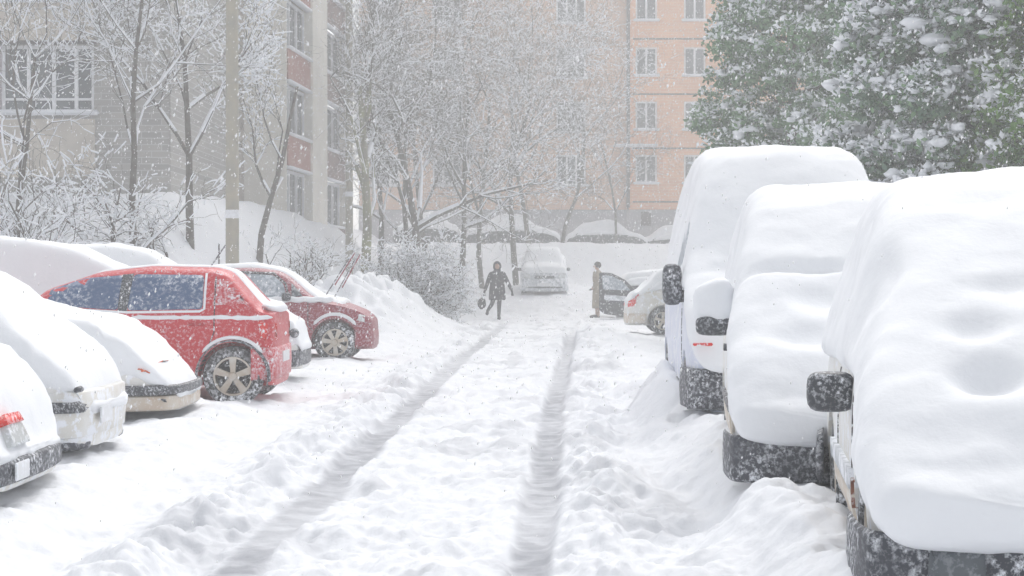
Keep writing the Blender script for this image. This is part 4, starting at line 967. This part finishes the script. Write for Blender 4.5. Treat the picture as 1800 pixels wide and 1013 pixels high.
tot += bare('bare_tree', 'bare tree before the dull pink wing of the peach block', 908, 69, 7.4, .13, 12, 4, (0, 0))
tot += bare('bare_tree', 'thin bare tree hiding the peach block windows above the silver van', 985, 78, 6.8, .10, 15, 4, (.03, 0))
tot += bare('bare_tree', 'far bare tree directly behind the leaning forked one', 668, 62, 6.0, .12, 71, 4, (.05, 0), lo=602)
tot += bare('bare_tree', 'far bare tree in the middle of the thicket, left of the dull pink wing', 765, 70, 7.5, .12, 72, 4, (0, 0), lo=600)
tot += bare('bare_tree', 'bare tree behind the walking person, in front of the pink wing', 848, 67, 7.2, .11, 81, 4, (.03, 0))
tot += bare('bare_tree', 'bare tree rising behind the silver van, left of the window column', 930, 75, 7.6, .11, 82, 4, (-.03, 0))
tot += bare('bare_tree', 'slim bare tree by the seam of the peach block', 1085, 80, 5.4, .07, 16, 4, (.05, 0), snow=.5)
tot += bare('bare_tree', 'bare tree in the thicket right of the leaning forked one, behind the bank bush', 702, 58, 6.4, .11, 19, 4, (.08, 0), lo=608)
tot += bare('bare_tree', 'bare tree standing immediately left of the thick concrete pole', 335, 40, 5.4, .10, 22, 4, (-.04, 0), hi=490, kids=(2, 4), smin=.016, spread=(25, 50))
tot += bare('bare_tree', 'bare tree immediately right of the thick concrete pole', 455, 43, 4.6, .09, 25, 4, (-.08, 0), hi=497, smin=.012, spread=(20, 42))
tot += bare('bare_tree', 'bare tree in front of the grey brick wall right of the three-pane window', 236, 38, 5.6, .09, 29, 3, (.03, 0))
tot += bare('bare_tree', 'bare tree at the upper left corner beside the three-pane window', 20, 36, 5.0, .08, 31, 3, (.02, 0), snow=.9)
for i, (lb, x, d_, h_, ml, sd_) in enumerate((
    ('low spreading snowy shrub under the three-pane window', 95, 34, 2.9, 9, 41), ('snowy shrub at the far left edge above the parked cars', 10, 33, 2.6, 7, 42),
    ('shrub below the grey brick wall, between the window and the thick pole', 215, 37, 2.4, 7, 43), ('rusty-twigged shrub on the bank just left of the thick pole', 290, 38, 1.2, 3, 44),
    ('little snowy shrub on the bank between the two poles', 520, 44, 1.6, 6, 45), ('dense snowy bush on the bank right of the thin pole', 700, 46, 1.9, 10, 46),
    ('bush with drooping snowy twigs at the foot of the bank left of the walking person', 745, 47, 1.5, 10, 47), ('shrub at the foot of the leaning forked tree', 655, 47, 1.5, 8, 48))):
    tot += bare('snowy_shrub', lb, x, d_, h_, .045, sd_, 4 if x > 600 else 3, multi=ml, cat='shrub', grp='b', spread=(25, 60), smin=(.015 if x < 600 else .012), up=.04, kids=(2, 3))
print('tree segments', tot)
# ------------------------------------------------------------------ leafy snow-laden trees on the right
def leafy(name, label, x0, x1, d, H, seed, leafn, lm, lm2, snown, lsz, ssz, dep=2.5, clumpn=170, zlow=0):
    rg = np.random.default_rng(seed); cx = (X(x0, d)+X(x1, d))/2; rx = (X(x1, d)-X(x0, d))/2
    o = empty(name, (cx, d, gz(cx, d)), label=label, cat='tree', group='leafy snow-laden trees on the right')
    bm = bmesh.new(); tube(bm, [(0, 0, -.3), (.05, 0, 1.5), (-.05, .05, H*.5), (.03, 0, H*.92)], [.2, .17, .1, .02], 10)
    rnd = random.Random(seed)
    for i in range(22):
        z_ = H*(.18+.7*i/22); a = i*2.4; ln = rx*.75*(1-.5*i/22); tube(bm, [(0, 0, z_), (math.cos(a)*ln*.5, math.sin(a)*ln*.5, z_+.1), (math.cos(a)*ln, math.sin(a)*ln, z_+.35)], [.05, .03, .008], 6)
    bm_obj('trunk', bm, M['bark'], o, True)
    # clumps over an uneven ovoid crown
    th = rg.random(clumpn)*2*np.pi; zz = zlow+.25+(H-zlow-.3)*rg.random(clumpn)**.95; t_ = (zz-zlow)/(H-zlow)
    env = np.sqrt(np.clip(1-(np.clip(t_-.35, 0, 1)/.70)**2.2, .02, 1))*np.clip(.8+t_*.8, 0, 1)
    rr = env*(.45+.57*np.sqrt(rg.random(clumpn)))*(1+.12*np.sin(3*th+seed)+.1*np.sin(zz*3+th*2))
    C = np.stack([np.cos(th)*rr*rx, np.sin(th)*rr*dep, zz], -1); cs = .20+.28*rg.random(clumpn)
    def quads(n_, sz, flat, sel=None, up=0, spread=1.0):
        w_ = cs**2; ci = rg.choice(clumpn, n_, p=w_/w_.sum()); g_ = rg.normal(size=(n_, 3))
        g_ /= np.linalg.norm(g_, axis=1)[:, None]; g_ *= (rg.random(n_)**.45)[:, None]*spread
        g_[:, 2] = np.where(up > 0, np.abs(g_[:, 2])*.75+.1, g_[:, 2]*.8)
        c_ = C[ci]+g_*cs[ci][:, None]*np.array([1.15, 1.15, 1.15])
        a_ = rg.normal(size=(n_, 3)); b_ = rg.normal(size=(n_, 3))
        if flat: a_[:, 2] *= .6; b_[:, 2] *= .6
        a_ /= np.linalg.norm(a_, axis=1)[:, None]; b_ -= a_*(a_*b_).sum(1)[:, None]; b_ /= np.linalg.norm(b_, axis=1)[:, None]
        s_ = sz*(.6+.8*rg.random(n_))[:, None]; a_ *= s_; b_ *= s_*.55
        V = np.stack([c_-a_, c_-b_, c_+a_, c_+b_], 1).reshape(-1, 3); return V, np.arange(n_*4).reshape(-1, 4)
    v, f = quads(leafn, lsz, False); link('foliage', np_mesh('foliage', v, f), M[lm], o, False)
    v, f = quads(leafn//4, lsz, False, spread=1.12); link('foliage', np_mesh('foliage', v, f), M[lm2], o, False)
    v, f = quads(int(leafn*(1.2 if snown > 2000 else .8)), lsz*.9, True, up=1, spread=1.08); link('leaf_snow', np_mesh('leaf_snow', v, f), M['branchsnow'], o, False)
    tb = bmesh.new(); bmesh.ops.create_icosphere(tb, subdivisions=2, radius=1); tb.verts.ensure_lookup_table()
    tv = np.array([v.co[:] for v in tb.verts]); tf = np.array([[v.index for v in f_.verts] for f_ in tb.faces]); tb.free()
    ci = rg.integers(clumpn, size=snown); a = rg.random(snown)*2*np.pi; q = rg.random(snown)**.5*cs[ci]*1.1; s_ = ssz*(.40+1.5*rg.random(snown)**3)
    ctr = C[ci]+np.stack([np.cos(a)*q, np.sin(a)*q, cs[ci]*(rg.random(snown)*.8-.1)], -1)
    ph = rg.random((snown, 1, 3))*6; k_ = 1+.28*np.sin(tv[None, :, 0]*3.1+ph[..., 0])+.25*np.sin(tv[None, :, 1]*4.3+ph[..., 1])+.2*np.sin(tv[None, :, 2]*5+ph[..., 2])
    sc3 = s_[:, None, None]*np.stack([.7+.7*rg.random(snown), .8+.5*rg.random(snown), .4+.4*rg.random(snown)], -1)[:, None, :]
    V = (tv[None]*k_[..., None]*sc3+ctr[:, None]).reshape(-1, 3); Fc = (tf[None]+(np.arange(snown)*len(tv))[:, None, None]).reshape(-1, 3)
    link('snow_clumps', np_mesh('snow_clumps', V, Fc), M['branchsnow'], o, True)
leafy('leafy_tree', 'grey-green dense tree with fine leaves left of the snowier ones, above the tall van', 1250, 1540, 36, 8.5, 61, 52000, 'leaf', 'leafdark', 1500, .055, .065, clumpn=360, dep=2.2)
leafy('leafy_tree', 'leafy tree weighed down with big white snow clumps at the upper right', 1470, 1800, 27, 6.8, 62, 42000, 'leafdark', 'leaf', 4600, .055, .078, clumpn=330, dep=1.8)
leafy('leafy_tree', 'brighter green leafy tree cut off by the right edge of the view', 1745, 2000, 25, 6.2, 63, 26000, 'leafbright', 'leaf', 600, .055, .08, clumpn=200, dep=1.6)
leafy('leafy_tree', 'dense green tree filling the gap behind the two larger leafy ones', 1380, 1700, 43, 9.0, 64, 34000, 'leaf', 'leafdark', 260, .07, .10, clumpn=280, dep=2.2)
# ------------------------------------------------------------------ falling snow
n_ = 230000; u_ = rng.random(n_)
yy = 2.5+(78-2.5)*u_**(1/2.2); xx = (rng.random(n_)*2-1)*(yy*.40+1.5); zz = rng.random(n_)*(yy*.30+2.2)
ok = zz > 0.15; yy, xx, zz = yy[ok], xx[ok], zz[ok]; n_ = len(xx)
rad = (.0036+.0068*rng.random(n_)**2)*np.clip((yy-1)/12, .3, 1)
octv = np.array([[1, 0, 0], [-1, 0, 0], [0, 1, 0], [0, -1, 0], [.35, 0, 1.9], [-.35, 0, -1.9]])
V = (np.stack([xx, yy, zz], -1)[:, None]+octv[None]*rad[:, None, None]).reshape(-1, 3)
fc = np.array([[0, 2, 4], [2, 1, 4], [1, 3, 4], [3, 0, 4], [2, 0, 5], [1, 2, 5], [3, 1, 5], [0, 3, 5]])
Fc = (fc[None]+(np.arange(n_)*6)[:, None, None]).reshape(-1, 3)
link('falling_snow', np_mesh('falling_snow', V, Fc), M['flake'], None, False, label='fine snowflakes falling through the air over the whole lane', cat='snowfall', kind='stuff')
# ------------------------------------------------------------------ haze
hm = bpy.data.materials.new('haze'); hm.use_nodes = True; nn = hm.node_tree; nn.nodes.clear()
vo = nn.nodes.new('ShaderNodeVolumePrincipled'); vo.inputs['Color'].default_value = (.99, .985, .97, 1); vo.inputs['Density'].default_value = HAZE; vo.inputs['Anisotropy'].default_value = 0
oo = nn.nodes.new('ShaderNodeOutputMaterial'); nn.links.new(vo.outputs[0], oo.inputs['Volume'])
bm = bmesh.new(); box(bm, (0, 85, 11.5), (300, 206, 26)); hz = bm_obj('haze', bm, hm, None, False, label='pale wintry haze of blowing snow filling the street', cat='haze', kind='stuff')
